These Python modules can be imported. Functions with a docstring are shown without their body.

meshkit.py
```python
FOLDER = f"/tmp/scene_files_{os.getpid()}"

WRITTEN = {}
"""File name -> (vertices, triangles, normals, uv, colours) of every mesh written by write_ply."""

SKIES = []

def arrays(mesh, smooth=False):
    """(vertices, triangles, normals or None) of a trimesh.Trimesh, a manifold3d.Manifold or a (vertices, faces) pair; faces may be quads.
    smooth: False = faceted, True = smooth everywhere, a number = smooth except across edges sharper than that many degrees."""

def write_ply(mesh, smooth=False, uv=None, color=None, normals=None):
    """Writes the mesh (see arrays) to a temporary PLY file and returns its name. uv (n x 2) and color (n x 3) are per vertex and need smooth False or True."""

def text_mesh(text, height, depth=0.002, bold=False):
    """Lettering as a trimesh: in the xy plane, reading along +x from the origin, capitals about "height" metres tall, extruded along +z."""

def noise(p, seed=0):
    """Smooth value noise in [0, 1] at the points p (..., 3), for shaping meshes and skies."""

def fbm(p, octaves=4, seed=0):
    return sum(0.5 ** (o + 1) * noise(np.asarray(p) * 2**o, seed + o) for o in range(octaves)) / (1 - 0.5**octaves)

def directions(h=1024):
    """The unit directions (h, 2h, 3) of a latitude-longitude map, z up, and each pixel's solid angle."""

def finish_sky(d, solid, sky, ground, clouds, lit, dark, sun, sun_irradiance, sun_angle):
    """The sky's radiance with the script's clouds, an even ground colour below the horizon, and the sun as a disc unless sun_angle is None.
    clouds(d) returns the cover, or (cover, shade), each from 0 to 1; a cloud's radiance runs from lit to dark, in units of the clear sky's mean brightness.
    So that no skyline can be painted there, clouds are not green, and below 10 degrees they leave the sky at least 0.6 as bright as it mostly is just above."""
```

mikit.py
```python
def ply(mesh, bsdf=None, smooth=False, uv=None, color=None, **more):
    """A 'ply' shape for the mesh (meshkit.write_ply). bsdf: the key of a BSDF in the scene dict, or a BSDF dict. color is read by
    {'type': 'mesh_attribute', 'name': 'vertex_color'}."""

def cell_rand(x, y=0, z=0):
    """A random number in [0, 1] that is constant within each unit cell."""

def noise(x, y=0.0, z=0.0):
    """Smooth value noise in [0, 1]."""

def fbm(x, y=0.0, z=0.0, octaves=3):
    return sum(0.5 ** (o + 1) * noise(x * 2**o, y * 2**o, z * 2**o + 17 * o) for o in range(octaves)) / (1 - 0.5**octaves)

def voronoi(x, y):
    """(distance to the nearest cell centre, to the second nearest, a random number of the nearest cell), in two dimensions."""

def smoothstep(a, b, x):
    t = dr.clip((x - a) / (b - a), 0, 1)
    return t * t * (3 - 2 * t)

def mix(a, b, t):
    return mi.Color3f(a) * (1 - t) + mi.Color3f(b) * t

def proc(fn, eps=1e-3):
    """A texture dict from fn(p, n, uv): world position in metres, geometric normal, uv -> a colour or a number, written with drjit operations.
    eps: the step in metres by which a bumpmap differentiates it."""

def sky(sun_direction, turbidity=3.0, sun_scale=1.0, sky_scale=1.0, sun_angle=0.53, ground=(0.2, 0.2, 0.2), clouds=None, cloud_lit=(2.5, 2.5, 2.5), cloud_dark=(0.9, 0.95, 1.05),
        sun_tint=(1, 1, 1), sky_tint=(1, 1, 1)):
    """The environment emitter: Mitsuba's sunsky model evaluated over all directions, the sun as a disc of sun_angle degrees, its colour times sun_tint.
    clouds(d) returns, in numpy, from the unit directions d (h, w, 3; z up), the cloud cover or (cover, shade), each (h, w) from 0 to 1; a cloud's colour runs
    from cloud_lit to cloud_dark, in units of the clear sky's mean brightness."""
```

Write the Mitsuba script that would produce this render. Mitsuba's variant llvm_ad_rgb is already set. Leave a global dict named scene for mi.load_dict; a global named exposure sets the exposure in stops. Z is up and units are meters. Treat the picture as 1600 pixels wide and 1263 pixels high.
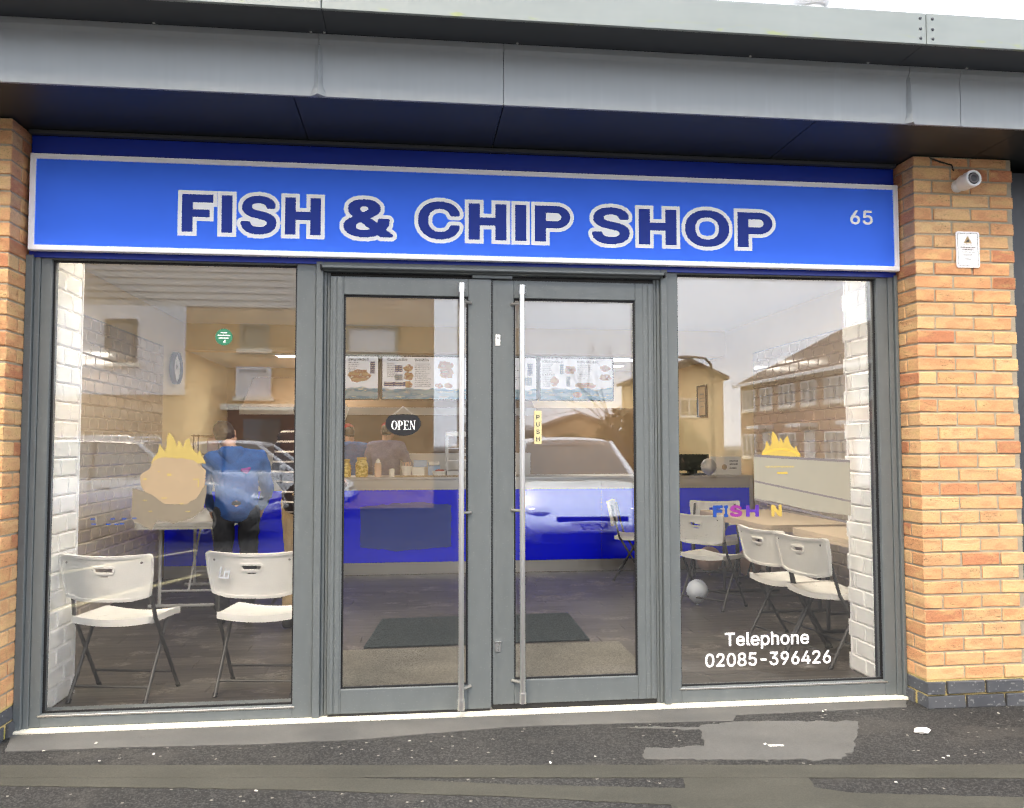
import math, random
import numpy as np, trimesh, manifold3d as m3
import mitsuba as mi, drjit as dr
import mikit, meshkit
from shapely.geometry import Polygon, box as sbox, Point, LineString, MultiPolygon
from shapely import affinity, union_all

# ------------------------------------------------------------------ camera, sky, exposure, lamps
T = mi.ScalarTransform4f
scene, labels = {}, {}
EYE, YAW, PITCH, ROLL, FOCAL = np.array([0.0, -4.39, 1.39]), 0.1175, 0.0508, -0.0015, 1300.0
_f = np.array([math.sin(YAW) * math.cos(PITCH), math.cos(YAW) * math.cos(PITCH), math.sin(PITCH)])
_r = np.array([math.cos(YAW), -math.sin(YAW), 0.0])
_u = np.cross(_r, _f)
_u = -math.sin(ROLL) * _r + math.cos(ROLL) * _u
scene['camera'] = {'type': 'perspective', 'fov': math.degrees(2 * math.atan(800 / FOCAL)), 'fov_axis': 'x', 'near_clip': 0.05, 'far_clip': 2000.0,
                   'to_world': T().look_at(origin=EYE.tolist(), target=(EYE + _f).tolist(), up=_u.tolist())}
exposure = 3.5


def overcast(d):
    n = meshkit.fbm(d * np.array([2.2, 2.2, 4.0]) + 3.1, 4, 5)
    return np.ones(d.shape[:2]), np.clip((n - 0.42) * 1.2, 0, 0.4) + 0.55 * (1 - d[..., 2])


scene['sky'] = mikit.sky((-0.25, -0.62, 0.74), turbidity=3, sun_scale=0.2, sun_angle=18, clouds=overcast, cloud_lit=(2.98, 3.10, 3.32), cloud_dark=(1.66, 1.76, 1.95))
LAMP = (2.45, 2.28, 1.95)          # radiance of the lit ceiling panels

# ------------------------------------------------------------------ helpers
def add(key, mesh, bsdf, smooth=False, **kw):
    base, n = key, 0
    while key in scene:
        n += 1
        key = f'{base}_{n:03d}'
    scene[key] = mesh if isinstance(mesh, dict) else mikit.ply(mesh, bsdf, smooth=smooth, **kw)
    return key


def place(key, shape, tr):
    base, n = key, 0
    while key in scene:
        n += 1
        key = f'{base}_{n:03d}'
    scene[key] = {**shape, 'to_world': tr}
    return key


def label(key, text, cat=None, group=None, kind=None):
    d = {'label': text}
    if cat: d['category'] = cat
    if group: d['group'] = group
    if kind: d['kind'] = kind
    labels[key] = d


def man(m):
    k = m.to_mesh()
    return trimesh.Trimesh(k.vert_properties[:, :3], k.tri_verts, process=False)


def cat(ms):
    return trimesh.util.concatenate(ms)


def bx(x0, x1, y0, y1, z0, z1, b=0.0):
    """A box, its edges chamfered by b."""
    if b <= 0:
        m = trimesh.creation.box((x1 - x0, y1 - y0, z1 - z0))
        m.apply_translation(((x0 + x1) / 2, (y0 + y1) / 2, (z0 + z1) / 2))
        return m
    pts = []
    for x, sx in ((x0, 1), (x1, -1)):
        for y, sy in ((y0, 1), (y1, -1)):
            for z, sz in ((z0, 1), (z1, -1)):
                pts += [(x, y + sy * b, z + sz * b), (x + sx * b, y, z + sz * b), (x + sx * b, y + sy * b, z)]
    return man(m3.Manifold.hull_points(np.array(pts, np.float32)))


def tube(pts, r, sides=10, cap=True):
    p = np.asarray(pts, float)
    rr = np.broadcast_to(r, (len(p),)).astype(float)
    t = np.gradient(p, axis=0)
    t /= np.linalg.norm(t, axis=1, keepdims=True) + 1e-12
    a = np.zeros_like(p)
    ref = np.array([0, 0, 1.0]) if abs(t[0, 2]) < 0.9 else np.array([1.0, 0, 0])
    for i in range(len(p)):
        v = (a[i - 1] if i else ref)
        v = v - t[i] * (v @ t[i])
        a[i] = v / (np.linalg.norm(v) + 1e-12)
    b = np.cross(t, a)
    ang = np.arange(sides) * 2 * np.pi / sides
    v = (p[:, None] + rr[:, None, None] * (np.cos(ang)[None, :, None] * a[:, None] + np.sin(ang)[None, :, None] * b[:, None])).reshape(-1, 3)
    f = []
    for i in range(len(p) - 1):
        for j in range(sides):
            k = (j + 1) % sides
            f += [[i * sides + j, i * sides + k, (i + 1) * sides + k], [i * sides + j, (i + 1) * sides + k, (i + 1) * sides + j]]
    if cap:
        n = len(v)
        v = np.vstack([v, p[0], p[-1]])
        for j in range(sides):
            k = (j + 1) % sides
            f += [[n, k, j], [n + 1, (len(p) - 1) * sides + j, (len(p) - 1) * sides + k]]
    return trimesh.Trimesh(v, f, process=False)


def lathe(profile, sides=28):
    m = trimesh.creation.revolve(np.array(profile, float), sections=sides)
    return m


def ball(c, r, sub=3):
    m = trimesh.creation.icosphere(subdivisions=sub, radius=1.0)
    m.apply_scale(r)
    m.apply_translation(c)
    return m


def move(m, t=(0, 0, 0), rz=0.0, rx=0.0, ry=0.0, s=None):
    m = m.copy()
    if s is not None: m.apply_scale(s)
    if rx: m.apply_transform(trimesh.transformations.rotation_matrix(rx, (1, 0, 0)))
    if ry: m.apply_transform(trimesh.transformations.rotation_matrix(ry, (0, 1, 0)))
    if rz: m.apply_transform(trimesh.transformations.rotation_matrix(rz, (0, 0, 1)))
    m.apply_translation(t)
    return m


def ext(poly, d):
    gs = [g for g in getattr(poly, 'geoms', [poly]) if g.area > 1e-9]
    return cat([trimesh.creation.extrude_polygon(g, d, engine='earcut') for g in gs])


def upright(m, x, y, z):
    """From the xy plane (reading along +x, extruded along +z) to a face looking towards -y at (x, y, z)."""
    m = m.copy()
    m.apply_transform(np.array([[1, 0, 0, x], [0, 0, -1, y], [0, 1, 0, z], [0, 0, 0, 1.0]]))
    return m


_polys = {}
def text_poly(s, h, bold=False):
    if (s, bold) not in _polys:
        tm = meshkit.text_mesh(s, 1.0, 0.1, bold)
        v, f = np.array(tm.vertices), np.array(tm.faces)
        keep = (v[f][:, :, 2] > 0.05).all(1)
        _polys[(s, bold)] = union_all([Polygon(t[:, :2]).buffer(1e-4) for t in v[f[keep]] if Polygon(t[:, :2]).area > 1e-10])
    return affinity.scale(_polys[(s, bold)], h, h, origin=(0, 0))


def fit(poly, x0, x1, z0, z1):
    a, b, c, d = poly.bounds
    p = affinity.translate(poly, -a, -b)
    p = affinity.scale(p, (x1 - x0) / (c - a), (z1 - z0) / (d - b), origin=(0, 0))
    return affinity.translate(p, x0, z0)


def rrect(x0, y0, x1, y1, r):
    return sbox(x0 + r, y0 + r, x1 - r, y1 - r).buffer(r, quad_segs=6)


# ------------------------------------------------------------------ materials
noise, fbm, cell_rand, smoothstep, mix, proc = mikit.noise, mikit.fbm, mikit.cell_rand, mikit.smoothstep, mikit.mix, mikit.proc
rgb = lambda *c: {'type': 'rgb', 'value': list(c)}
C3 = mi.Color3f


def pr(name, col, rough=0.5, metal=0.0, spec=0.5, **kw):
    scene[name] = {'type': 'twosided', 'b': {'type': 'principled', 'base_color': rgb(*col) if isinstance(col, tuple) else col, 'roughness': rough if not isinstance(rough, (int, float)) else float(rough),
                                             'metallic': float(metal), 'specular': float(spec), **kw}}
    return name


def bumped(name, inner, fn, scale, eps=1e-3):
    scene[name] = {'type': 'twosided', 'b': {'type': 'bumpmap', 'arbitrary': proc(fn, eps), 'scale': float(scale), 'nested': inner}}
    return name


def col_brick(p, n, uv):
    k = dr.floor((p.z - 0.1485) / 0.075)
    side = dr.abs(n.x) > 0.5
    odd = k - 2 * dr.floor(k / 2)
    u = dr.select(side, (p.y + 0.0875 - odd * 0.1125) / 0.225 + 40, dr.select(p.x > 0, (p.x + odd * 0.1125 - 2.705) / 0.225 + 80, (p.x - odd * 0.1125 + 1.925) / 0.225 + 60))
    r1, r2, r3 = cell_rand(dr.floor(u), k, 3), cell_rand(dr.floor(u), k, 4), cell_rand(dr.floor(u), k, 5)
    c = mix((0.66, 0.41, 0.21), (0.635, 0.340, 0.168), smoothstep(0.30, 0.66, r1))
    c = mix(c, C3(0.50, 0.215, 0.115), smoothstep(0.85, 0.97, r1))
    c = mix(c, C3(0.68, 0.48, 0.25), smoothstep(0.78, 1.0, r2) * 0.7)
    blot = fbm(p.x * 14 + r3 * 30, p.y * 14, p.z * 26, 3)
    c = mix(c, C3(0.66, 0.44, 0.20), smoothstep(0.48, 0.72, blot) * 0.55)
    c = mix(c, C3(0.48, 0.20, 0.10), smoothstep(0.50, 0.32, blot) * 0.35)
    g = fbm(p.x * 210, p.y * 210, p.z * 260, 2)
    crease = smoothstep(0.015, 0.0, dr.abs(fbm(p.x * 22 + r1 * 9, p.y * 22, p.z * 60, 3) - 0.5)) * smoothstep(0.45, 0.7, noise(p.x * 9 + 4, p.y * 9, p.z * 19 + r2 * 5))
    return c * (0.78 + 0.44 * g) * (0.91 + 0.18 * r3) * (1 - 0.55 * crease)


def h_brick(p, n, uv):
    return fbm(p.x * 60, p.y * 60, p.z * 90, 4) + 0.6 * noise(p.x * 12, p.y * 12, p.z * 30)


bumped('brick_face', {'type': 'principled', 'base_color': proc(col_brick), 'roughness': 0.9, 'specular': 0.2}, h_brick, 0.004, 6e-4)


def col_plinth(p, n, uv):
    s = noise(p.x * 8 + dr.floor(p.z / 0.075) * 7, p.y * 8, 3.0)
    sp = smoothstep(0.80, 0.86, noise(p.x * 75, p.y * 75, p.z * 75))
    return mix(mix((0.060, 0.064, 0.075), (0.105, 0.11, 0.12), s), (0.4, 0.4, 0.38), sp * 0.35)


bumped('plinth_brick', {'type': 'principled', 'base_color': proc(col_plinth), 'roughness': 0.55, 'specular': 0.4}, h_brick, 0.002, 6e-4)


def col_mortar(p, n, uv):
    c = mix((0.30, 0.25, 0.19), (0.42, 0.36, 0.27), fbm(p.x * 40, p.y * 40, p.z * 40, 3))
    moss = smoothstep(0.56, 0.74, fbm(p.x * 9, p.y * 9 + 3, p.z * 14, 3)) * smoothstep(0.20, 0.02, p.z)
    return mix(c, mix((0.55, 0.42, 0.18), (0.30, 0.30, 0.05), moss), smoothstep(0.17, 0.145, p.z))


pr('mortar', proc(col_mortar), 0.95, spec=0.1)


def col_tarmac(p, n, uv):
    a = mikit.voronoi(p.x * 130, p.y * 130)
    b = mikit.voronoi(p.x * 47 + 5, p.y * 47)
    stone = a[2]
    c = mix((0.025, 0.0245, 0.024), (0.066, 0.0645, 0.062), stone * stone)
    c = c * (0.70 + 0.30 * smoothstep(0.02, 0.25, a[1] - a[0]))
    c = mix(c, C3(0.24, 0.225, 0.20), smoothstep(0.975, 0.99, b[2]) * smoothstep(0.34, 0.26, b[0]))
    big = fbm(p.x * 1.7, p.y * 1.7 + 9, 0.0, 4)
    c = c * (0.78 + 0.5 * big)
    dirt = smoothstep(0.58, 0.76, fbm(p.x * 3.1 + 7, p.y * 5.0, 2.0, 4))
    return mix(c, C3(0.080, 0.074, 0.065), dirt * 0.30)


def h_tarmac(p, n, uv):
    a = mikit.voronoi(p.x * 130, p.y * 130)
    return smoothstep(0.0, 0.35, a[1] - a[0]) * (0.5 + 0.5 * a[2])


bumped('tarmac', {'type': 'principled', 'base_color': proc(col_tarmac), 'roughness': 0.8, 'specular': 0.35}, h_tarmac, 0.002, 8e-4)


def col_concrete(p, n, uv):
    f = fbm(p.x * 5, p.y * 9, p.z * 5, 4)
    g = noise(p.x * 300, p.y * 300, p.z * 300)
    return mix((0.088, 0.087, 0.082), (0.116, 0.114, 0.108), f) * (0.86 + 0.28 * g)


pr('concrete', proc(col_concrete), 0.85, spec=0.3)


def col_strip(p, n, uv):
    f = fbm(p.x * 4, p.y * 11, 1.0, 4)
    g = noise(p.x * 260, p.y * 260, 0.0)
    return mix((0.050, 0.049, 0.040), (0.072, 0.070, 0.058), f) * (0.86 + 0.28 * g)


pr('strip_olive', proc(col_strip), 0.85, spec=0.3)


def col_sill(p, n, uv):
    f = fbm(p.x * 18, p.y * 30, p.z * 30, 4)
    return mix((0.72, 0.68, 0.56), (0.82, 0.79, 0.67), f)


pr('sill_stone', proc(col_sill), 0.8)


def r_frame(p, n, uv):
    return 0.36 + 0.16 * fbm(p.x * 30, p.y * 30, p.z * 9, 3)


def col_frame(p, n, uv):
    f = fbm(p.x * 25, p.y * 25, p.z * 5, 4)
    d = smoothstep(0.78, 0.84, noise(p.x * 140, p.y * 140, p.z * 140))
    return mix(mix((0.118, 0.134, 0.139), (0.142, 0.158, 0.163), f), (0.32, 0.32, 0.31), d * 0.12)


pr('frame_grey', proc(col_frame), proc(r_frame))


def col_clad(p, n, uv):
    f = fbm(p.x * 1.3, p.y * 2.0, p.z * 7, 4)
    g = fbm(p.x * 60, p.y * 60, p.z * 3, 3)
    run = smoothstep(0.66, 0.80, fbm(p.x * 24, 3.0, p.z * 1.4, 3))
    return mix((0.270, 0.296, 0.314), (0.315, 0.342, 0.360), f * 0.6 + g * 0.4) * (1 + 0.06 * run)


pr('clad_grey', proc(col_clad), 0.45)


def col_roof_edge(p, n, uv):
    f = fbm(p.x * 2.2, p.y * 2, p.z * 9, 4)
    moss = smoothstep(0.60, 0.74, fbm(p.x * 11, 2.0, p.z * 34, 4)) * smoothstep(3.300, 3.262, p.z)
    return mix(mix((0.205, 0.232, 0.226), (0.260, 0.288, 0.280), f), (0.27, 0.31, 0.10), moss * 0.7)


pr('roof_edge', proc(col_roof_edge), 0.38, metal=0.2)
pr('soffit_navy', (0.018, 0.022, 0.022), 0.42)
pr('soffit_dark', (0.050, 0.056, 0.066), 0.45)
pr('gasket', (0.012, 0.012, 0.013), 0.5)
pr('steel', (0.86, 0.85, 0.83), 0.34, metal=1.0)
pr('steel_brushed', (0.62, 0.60, 0.56), 0.32, metal=0.9)
pr('sign_blue', (0.052, 0.185, 0.97), 0.55, spec=0.2)
pr('band_blue', (0.004, 0.030, 0.36), 0.35)
pr('letter_navy', (0.020, 0.045, 0.30), 0.55, spec=0.2)
pr('white_paint', (0.80, 0.80, 0.80), 0.45)
pr('white_vinyl', (0.93, 0.93, 0.93), 0.5)
pr('cream_frame', (0.90, 0.90, 0.94), 0.5)
pr('black_plastic', (0.014, 0.014, 0.016), 0.35)
pr('dark_print', (0.05, 0.05, 0.06), 0.6)
pr('tile_white', (0.82, 0.82, 0.80), 0.10)
pr('tile_brick_tint', (0.56, 0.48, 0.385), 0.10)  # brown of the reflected brick put into the white tile colour
pr('tile_grout', (0.42, 0.39, 0.35), 0.9)


def col_wall(p, n, uv):
    return mix((0.69, 0.565, 0.35), (0.75, 0.615, 0.385), fbm(p.x * 3, p.y * 3, p.z * 3, 4))


pr('cream_wall', proc(col_wall), 0.75)
pr('ceiling_white', (0.60, 0.59, 0.56), 0.85)


def col_floor(p, n, uv):
    k = dr.floor(p.y / 0.18)
    j = dr.floor((p.x + 0.47 * k) / 1.2)
    r = cell_rand(k, j, 2)
    g = fbm(p.x * 3.2 + r * 40, p.y * 46, r * 9, 4)
    w = fbm(p.x * 16 + r * 11, p.y * 170, 1.0, 3)
    c = mix((0.028, 0.025, 0.023), (0.072, 0.064, 0.058), g * 0.65 + w * 0.35) * (0.82 + 0.36 * r)
    dust = smoothstep(0.60, 0.80, fbm(p.x * 5, p.y * 7, 4.0, 4)) * noise(p.x * 60, p.y * 60, 2.0)
    return mix(c, C3(0.26, 0.23, 0.20), dust * 0.35)


pr('wood_floor', proc(col_floor), 0.42)


def col_coir(p, n, uv):
    g = noise(p.x * 170, p.y * 170, 0.0)
    return mix((0.062, 0.058, 0.052), (0.160, 0.152, 0.135), g) * (0.8 + 0.4 * fbm(p.x * 5, p.y * 5, 1.0, 3))


pr('coir', proc(col_coir), 0.95, spec=0.05)


def col_mat(p, n, uv):
    g = noise(p.x * 150, p.y * 150, 0.0)
    return mix((0.012, 0.016, 0.019), (0.042, 0.052, 0.058), g)


pr('mat_dark', proc(col_mat), 0.95, spec=0.05)
def col_chair(p, n, uv):
    f = fbm(p.x * 7, p.y * 7, p.z * 7, 4)
    sc = smoothstep(0.012, 0.0, dr.abs(fbm(p.x * 11, p.y * 11, p.z * 34, 3) - 0.5)) * smoothstep(0.60, 0.72, noise(p.x * 8, p.y * 8 + 5, p.z * 8))
    return mix((0.70, 0.685, 0.64), (0.79, 0.775, 0.735), f) * (1 - 0.28 * sc) * (0.97 + 0.06 * noise(p.x * 300, p.y * 300, p.z * 300))


pr('chair_white', proc(col_chair), 0.42)
pr('chair_steel', (0.052, 0.050, 0.050), 0.38, metal=0.3)
pr('table_white', (0.66, 0.65, 0.62), 0.45)
pr('table_tan', (0.62, 0.50, 0.36), 0.45)
pr('table_leg', (0.60, 0.60, 0.60), 0.4)
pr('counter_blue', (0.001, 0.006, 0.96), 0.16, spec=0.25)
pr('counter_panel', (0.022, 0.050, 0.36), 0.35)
pr('timber_brown', (0.33, 0.215, 0.125), 0.5)
pr('skin', (0.45, 0.26, 0.18), 0.55)
pr('hair_dark', (0.022, 0.015, 0.012), 0.5)


def cloth(name, a, b, sc=14.0):
    def fn(p, n, uv):
        f = fbm(p.x * sc, p.y * sc, p.z * sc, 3)
        g = noise(p.x * 240, p.y * 240, p.z * 240)
        return mix(a, b, f) * (0.85 + 0.3 * g)
    return pr(name, proc(fn), 0.9, spec=0.1)


cloth('denim_blue', (0.012, 0.045, 0.20), (0.03, 0.10, 0.34))
cloth('cap_red', (0.20, 0.018, 0.022), (0.34, 0.035, 0.04))
cloth('shirt_mauve', (0.16, 0.155, 0.26), (0.25, 0.235, 0.36))
cloth('staff_blue', (0.03, 0.10, 0.34), (0.07, 0.19, 0.50))
cloth('khaki', (0.36, 0.25, 0.13), (0.55, 0.40, 0.22))
cloth('dark_trouser', (0.012, 0.013, 0.017), (0.035, 0.036, 0.042))


def col_stripe(p, n, uv):
    w = p.z + 0.006 * noise(p.x * 14, p.y * 14, p.z * 6)
    k = w / 0.075 - dr.floor(w / 0.075)
    return mix((0.035, 0.022, 0.020), (0.70, 0.62, 0.55), dr.select(k < 0.18, 1.0, 0.0)) * (0.85 + 0.3 * noise(p.x * 200, p.y * 200, p.z * 200))


pr('striped_knit', proc(col_stripe), 0.9, spec=0.1)
pr('flame_yellow', (0.52, 0.37, 0.075), 0.5)
pr('bay_line', (0.40, 0.36, 0.20), 0.8)
pr('flame_faint', (0.44, 0.335, 0.10), 0.6)
pr('decal_brown', (0.205, 0.172, 0.125), 0.6)
pr('flame_orange', (0.80, 0.42, 0.06), 0.5)
pr('decal_tan', (0.37, 0.275, 0.17), 0.6)
pr('decal_beige', (0.30, 0.28, 0.22), 0.6)
pr('decal_grey', (0.17, 0.15, 0.15), 0.6)
pr('decal_blue', (0.006, 0.05, 0.30), 0.5)
pr('decal_magenta', (0.24, 0.02, 0.24), 0.5)
pr('decal_violet', (0.09, 0.025, 0.32), 0.5)
pr('green_vinyl', (0.03, 0.19, 0.10), 0.5)
pr('push_yellow', (0.66, 0.58, 0.30), 0.45)
pr('litter_white', (0.75, 0.73, 0.68), 0.8)
pr('balloon_white', (0.62, 0.66, 0.72), 0.22)
pr('balloon_grey', (0.50, 0.50, 0.50), 0.2)
pr('balloon_blue', (0.02, 0.06, 0.42), 0.2)
pr('balloon_pink', (0.62, 0.44, 0.36), 0.25)
scene['pane_glass'] = {'type': 'thindielectric', 'int_ior': 1.68}
pr('door_brown', (0.11, 0.055, 0.04), 0.4)
pr('render_white', (0.70, 0.70, 0.71), 0.8)
pr('upvc_white', (0.78, 0.78, 0.77), 0.4)
pr('house_glass', (0.07, 0.085, 0.10), 0.06, spec=0.8)
pr('lamp_post_grey', (0.16, 0.165, 0.17), 0.5)
pr('post_dark', (0.022, 0.022, 0.022), 0.5)


def far_brick(name, a, b, c):
    def fn(p, n, uv):
        k = dr.floor(p.z / 0.075)
        odd = (k - 2 * dr.floor(k / 2)) * 0.5
        u = dr.select(dr.abs(n.x) > dr.abs(n.y), p.y, p.x) / 0.225 + odd
        fx, fz = u - dr.floor(u), p.z / 0.075 - k
        joint = dr.select((fx < 0.05) | (fz < 0.14), 1.0, 0.0)
        r = cell_rand(dr.floor(u), k, 6)
        return mix(mix(a, b, r), c, joint) * (0.8 + 0.4 * fbm(p.x * 3, p.y * 3, p.z * 3, 3))
    return pr(name, proc(fn), 0.9, spec=0.15)


far_brick('brick_buff', (0.60, 0.41, 0.22), (0.54, 0.33, 0.16), (0.52, 0.44, 0.33))
far_brick('brick_red', (0.27, 0.12, 0.075), (0.36, 0.18, 0.10), (0.33, 0.27, 0.22))


def col_rooftile(p, n, uv):
    k = dr.floor(p.z / 0.16)
    r = cell_rand(dr.floor(p.y / 0.3 + 0.5 * k), k, dr.floor(p.x / 0.6))
    return mix((0.10, 0.075, 0.062), (0.17, 0.12, 0.095), r) * (0.75 + 0.5 * fbm(p.x, p.y, p.z * 2, 3))


pr('roof_tile', proc(col_rooftile), 0.85, spec=0.2)
# ------------------------------------------------------------------ ground (the setting)
def structure(key, mesh, bsdf, text, cat_='ground', **kw):
    k = add(key, mesh, bsdf, **kw)
    label(k, text, cat_, kind='structure')
    return k


def sheet(poly, z, th):
    m = ext(poly, th)
    m.apply_translation((0, 0, z))
    return m


rng = np.random.default_rng(7)
structure('tarmac_ground', bx(-260, 260, -260, 260, -0.4, 0.0), 'tarmac', 'dark speckled tarmac in front of the chip shop', 'tarmac')


def wob(pts, amp, seed, step=0.03):
    """A polygon with slightly irregular edges."""
    r = np.random.default_rng(seed)
    ring = np.array(Polygon(pts).segmentize(step).exterior.coords)[:-1]
    return Polygon(ring + r.normal(0, amp, ring.shape)).buffer(0)


structure('threshold_apron', sheet(wob([(-1.93, -0.02), (2.70, -0.02)] + [(2.608, -0.17), (1.656, -0.191), (1.605, -0.275), (1.003, -0.24), (0.489, -0.225), (-0.254, -0.315), (-0.724, -0.321), (-1.305, -0.288), (-1.843, -0.279)], 0.002, 1), 0.0, 0.0045), 'concrete',
          'smooth grey concrete skirt along the foot of the shopfront', 'paving')
structure('standin_strip', sheet(wob([(-2.483, -0.361), (-1.787, -0.446), (0.431, -0.717), (2.644, -0.98), (3.333, -1.064), (3.199, -1.195), (2.538, -1.114), (1.665, -1.005), (1.139, -0.94), (-0.518, -0.735), (-1.721, -0.588), (-2.391, -0.507)], 0.0015, 2), 0.0, 0.004), 'strip_olive',
          'smooth olive grey strip running slantwise across the tarmac', 'paving')  # stand-in for a flat even band, as is the next; no real edging
structure('standin_strip_001', sheet(wob([(-2.389, -0.47), (-1.72, -0.55), (-0.544, -0.70), (0.407, -0.921), (1.1, -1.041), (1.14, -0.90), (1.658, -0.965), (1.625, -1.095), (1.746, -1.167), (2.4, -1.289), (2.988, -1.402), (2.807, -1.579), (2.245, -1.485), (0.968, -1.303), (0.999, -1.189), (0.393, -1.039), (-0.5, -0.862), (-1.681, -0.677), (-2.346, -0.579)], 0.002, 3), 0.0, 0.0032), 'strip_olive',
          'broader olive grey strip with an irregular edge nearest the viewer', 'paving')
structure('standin_patch', sheet(wob([(1.005, -0.298), (1.397, -0.327), (1.621, -0.277), (2.236, -0.352), (2.02, -0.702), (1.879, -0.827), (1.019, -0.722), (1.063, -0.585), (1.34, -0.594), (1.403, -0.374)], 0.007, 4), 0.0, 0.0035), 'concrete',
          'smooth grey patch in the tarmac below the right window', 'paving')  # stand-in for a flat even area, not a real repair
for k, (x0, y0, x1, y1) in enumerate([(-4.2, -4.7, -2.9, -7.2), (-3.3, -2.4, -2.3, -5.0), (-5.6, -6.2, -4.3, -9.0)]):
    d = np.array([x1 - x0, y1 - y0]); nrm = np.array([-d[1], d[0]]) / np.linalg.norm(d) * 0.05
    pts = [(x0 + nrm[0], y0 + nrm[1]), (x1 + nrm[0], y1 + nrm[1]), (x1 - nrm[0], y1 - nrm[1]), (x0 - nrm[0], y0 - nrm[1])]
    structure('bay_marking', sheet(Polygon(pts), 0.0, 0.004), 'bay_line', 'worn yellow bay line on the car park tarmac', 'road marking')
    labels[list(scene)[-1]]['group'] = 'yellow bay lines in the car park'

# ------------------------------------------------------------------ brick piers
VAR = {}


def brick_variant(L, D, H, i):
    key = (round(L, 4), round(D, 4), round(H, 4), i)
    if key not in VAR:
        r = np.random.default_rng(int(L * 1e4) + i * 77)
        b = bx(0, L, 0, D, 0, H, 0.004)
        b.vertices += r.normal(0, 0.0011, b.vertices.shape)
        VAR[key] = b
    return VAR[key]


CO, Z0 = 0.075, 0.1485


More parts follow.
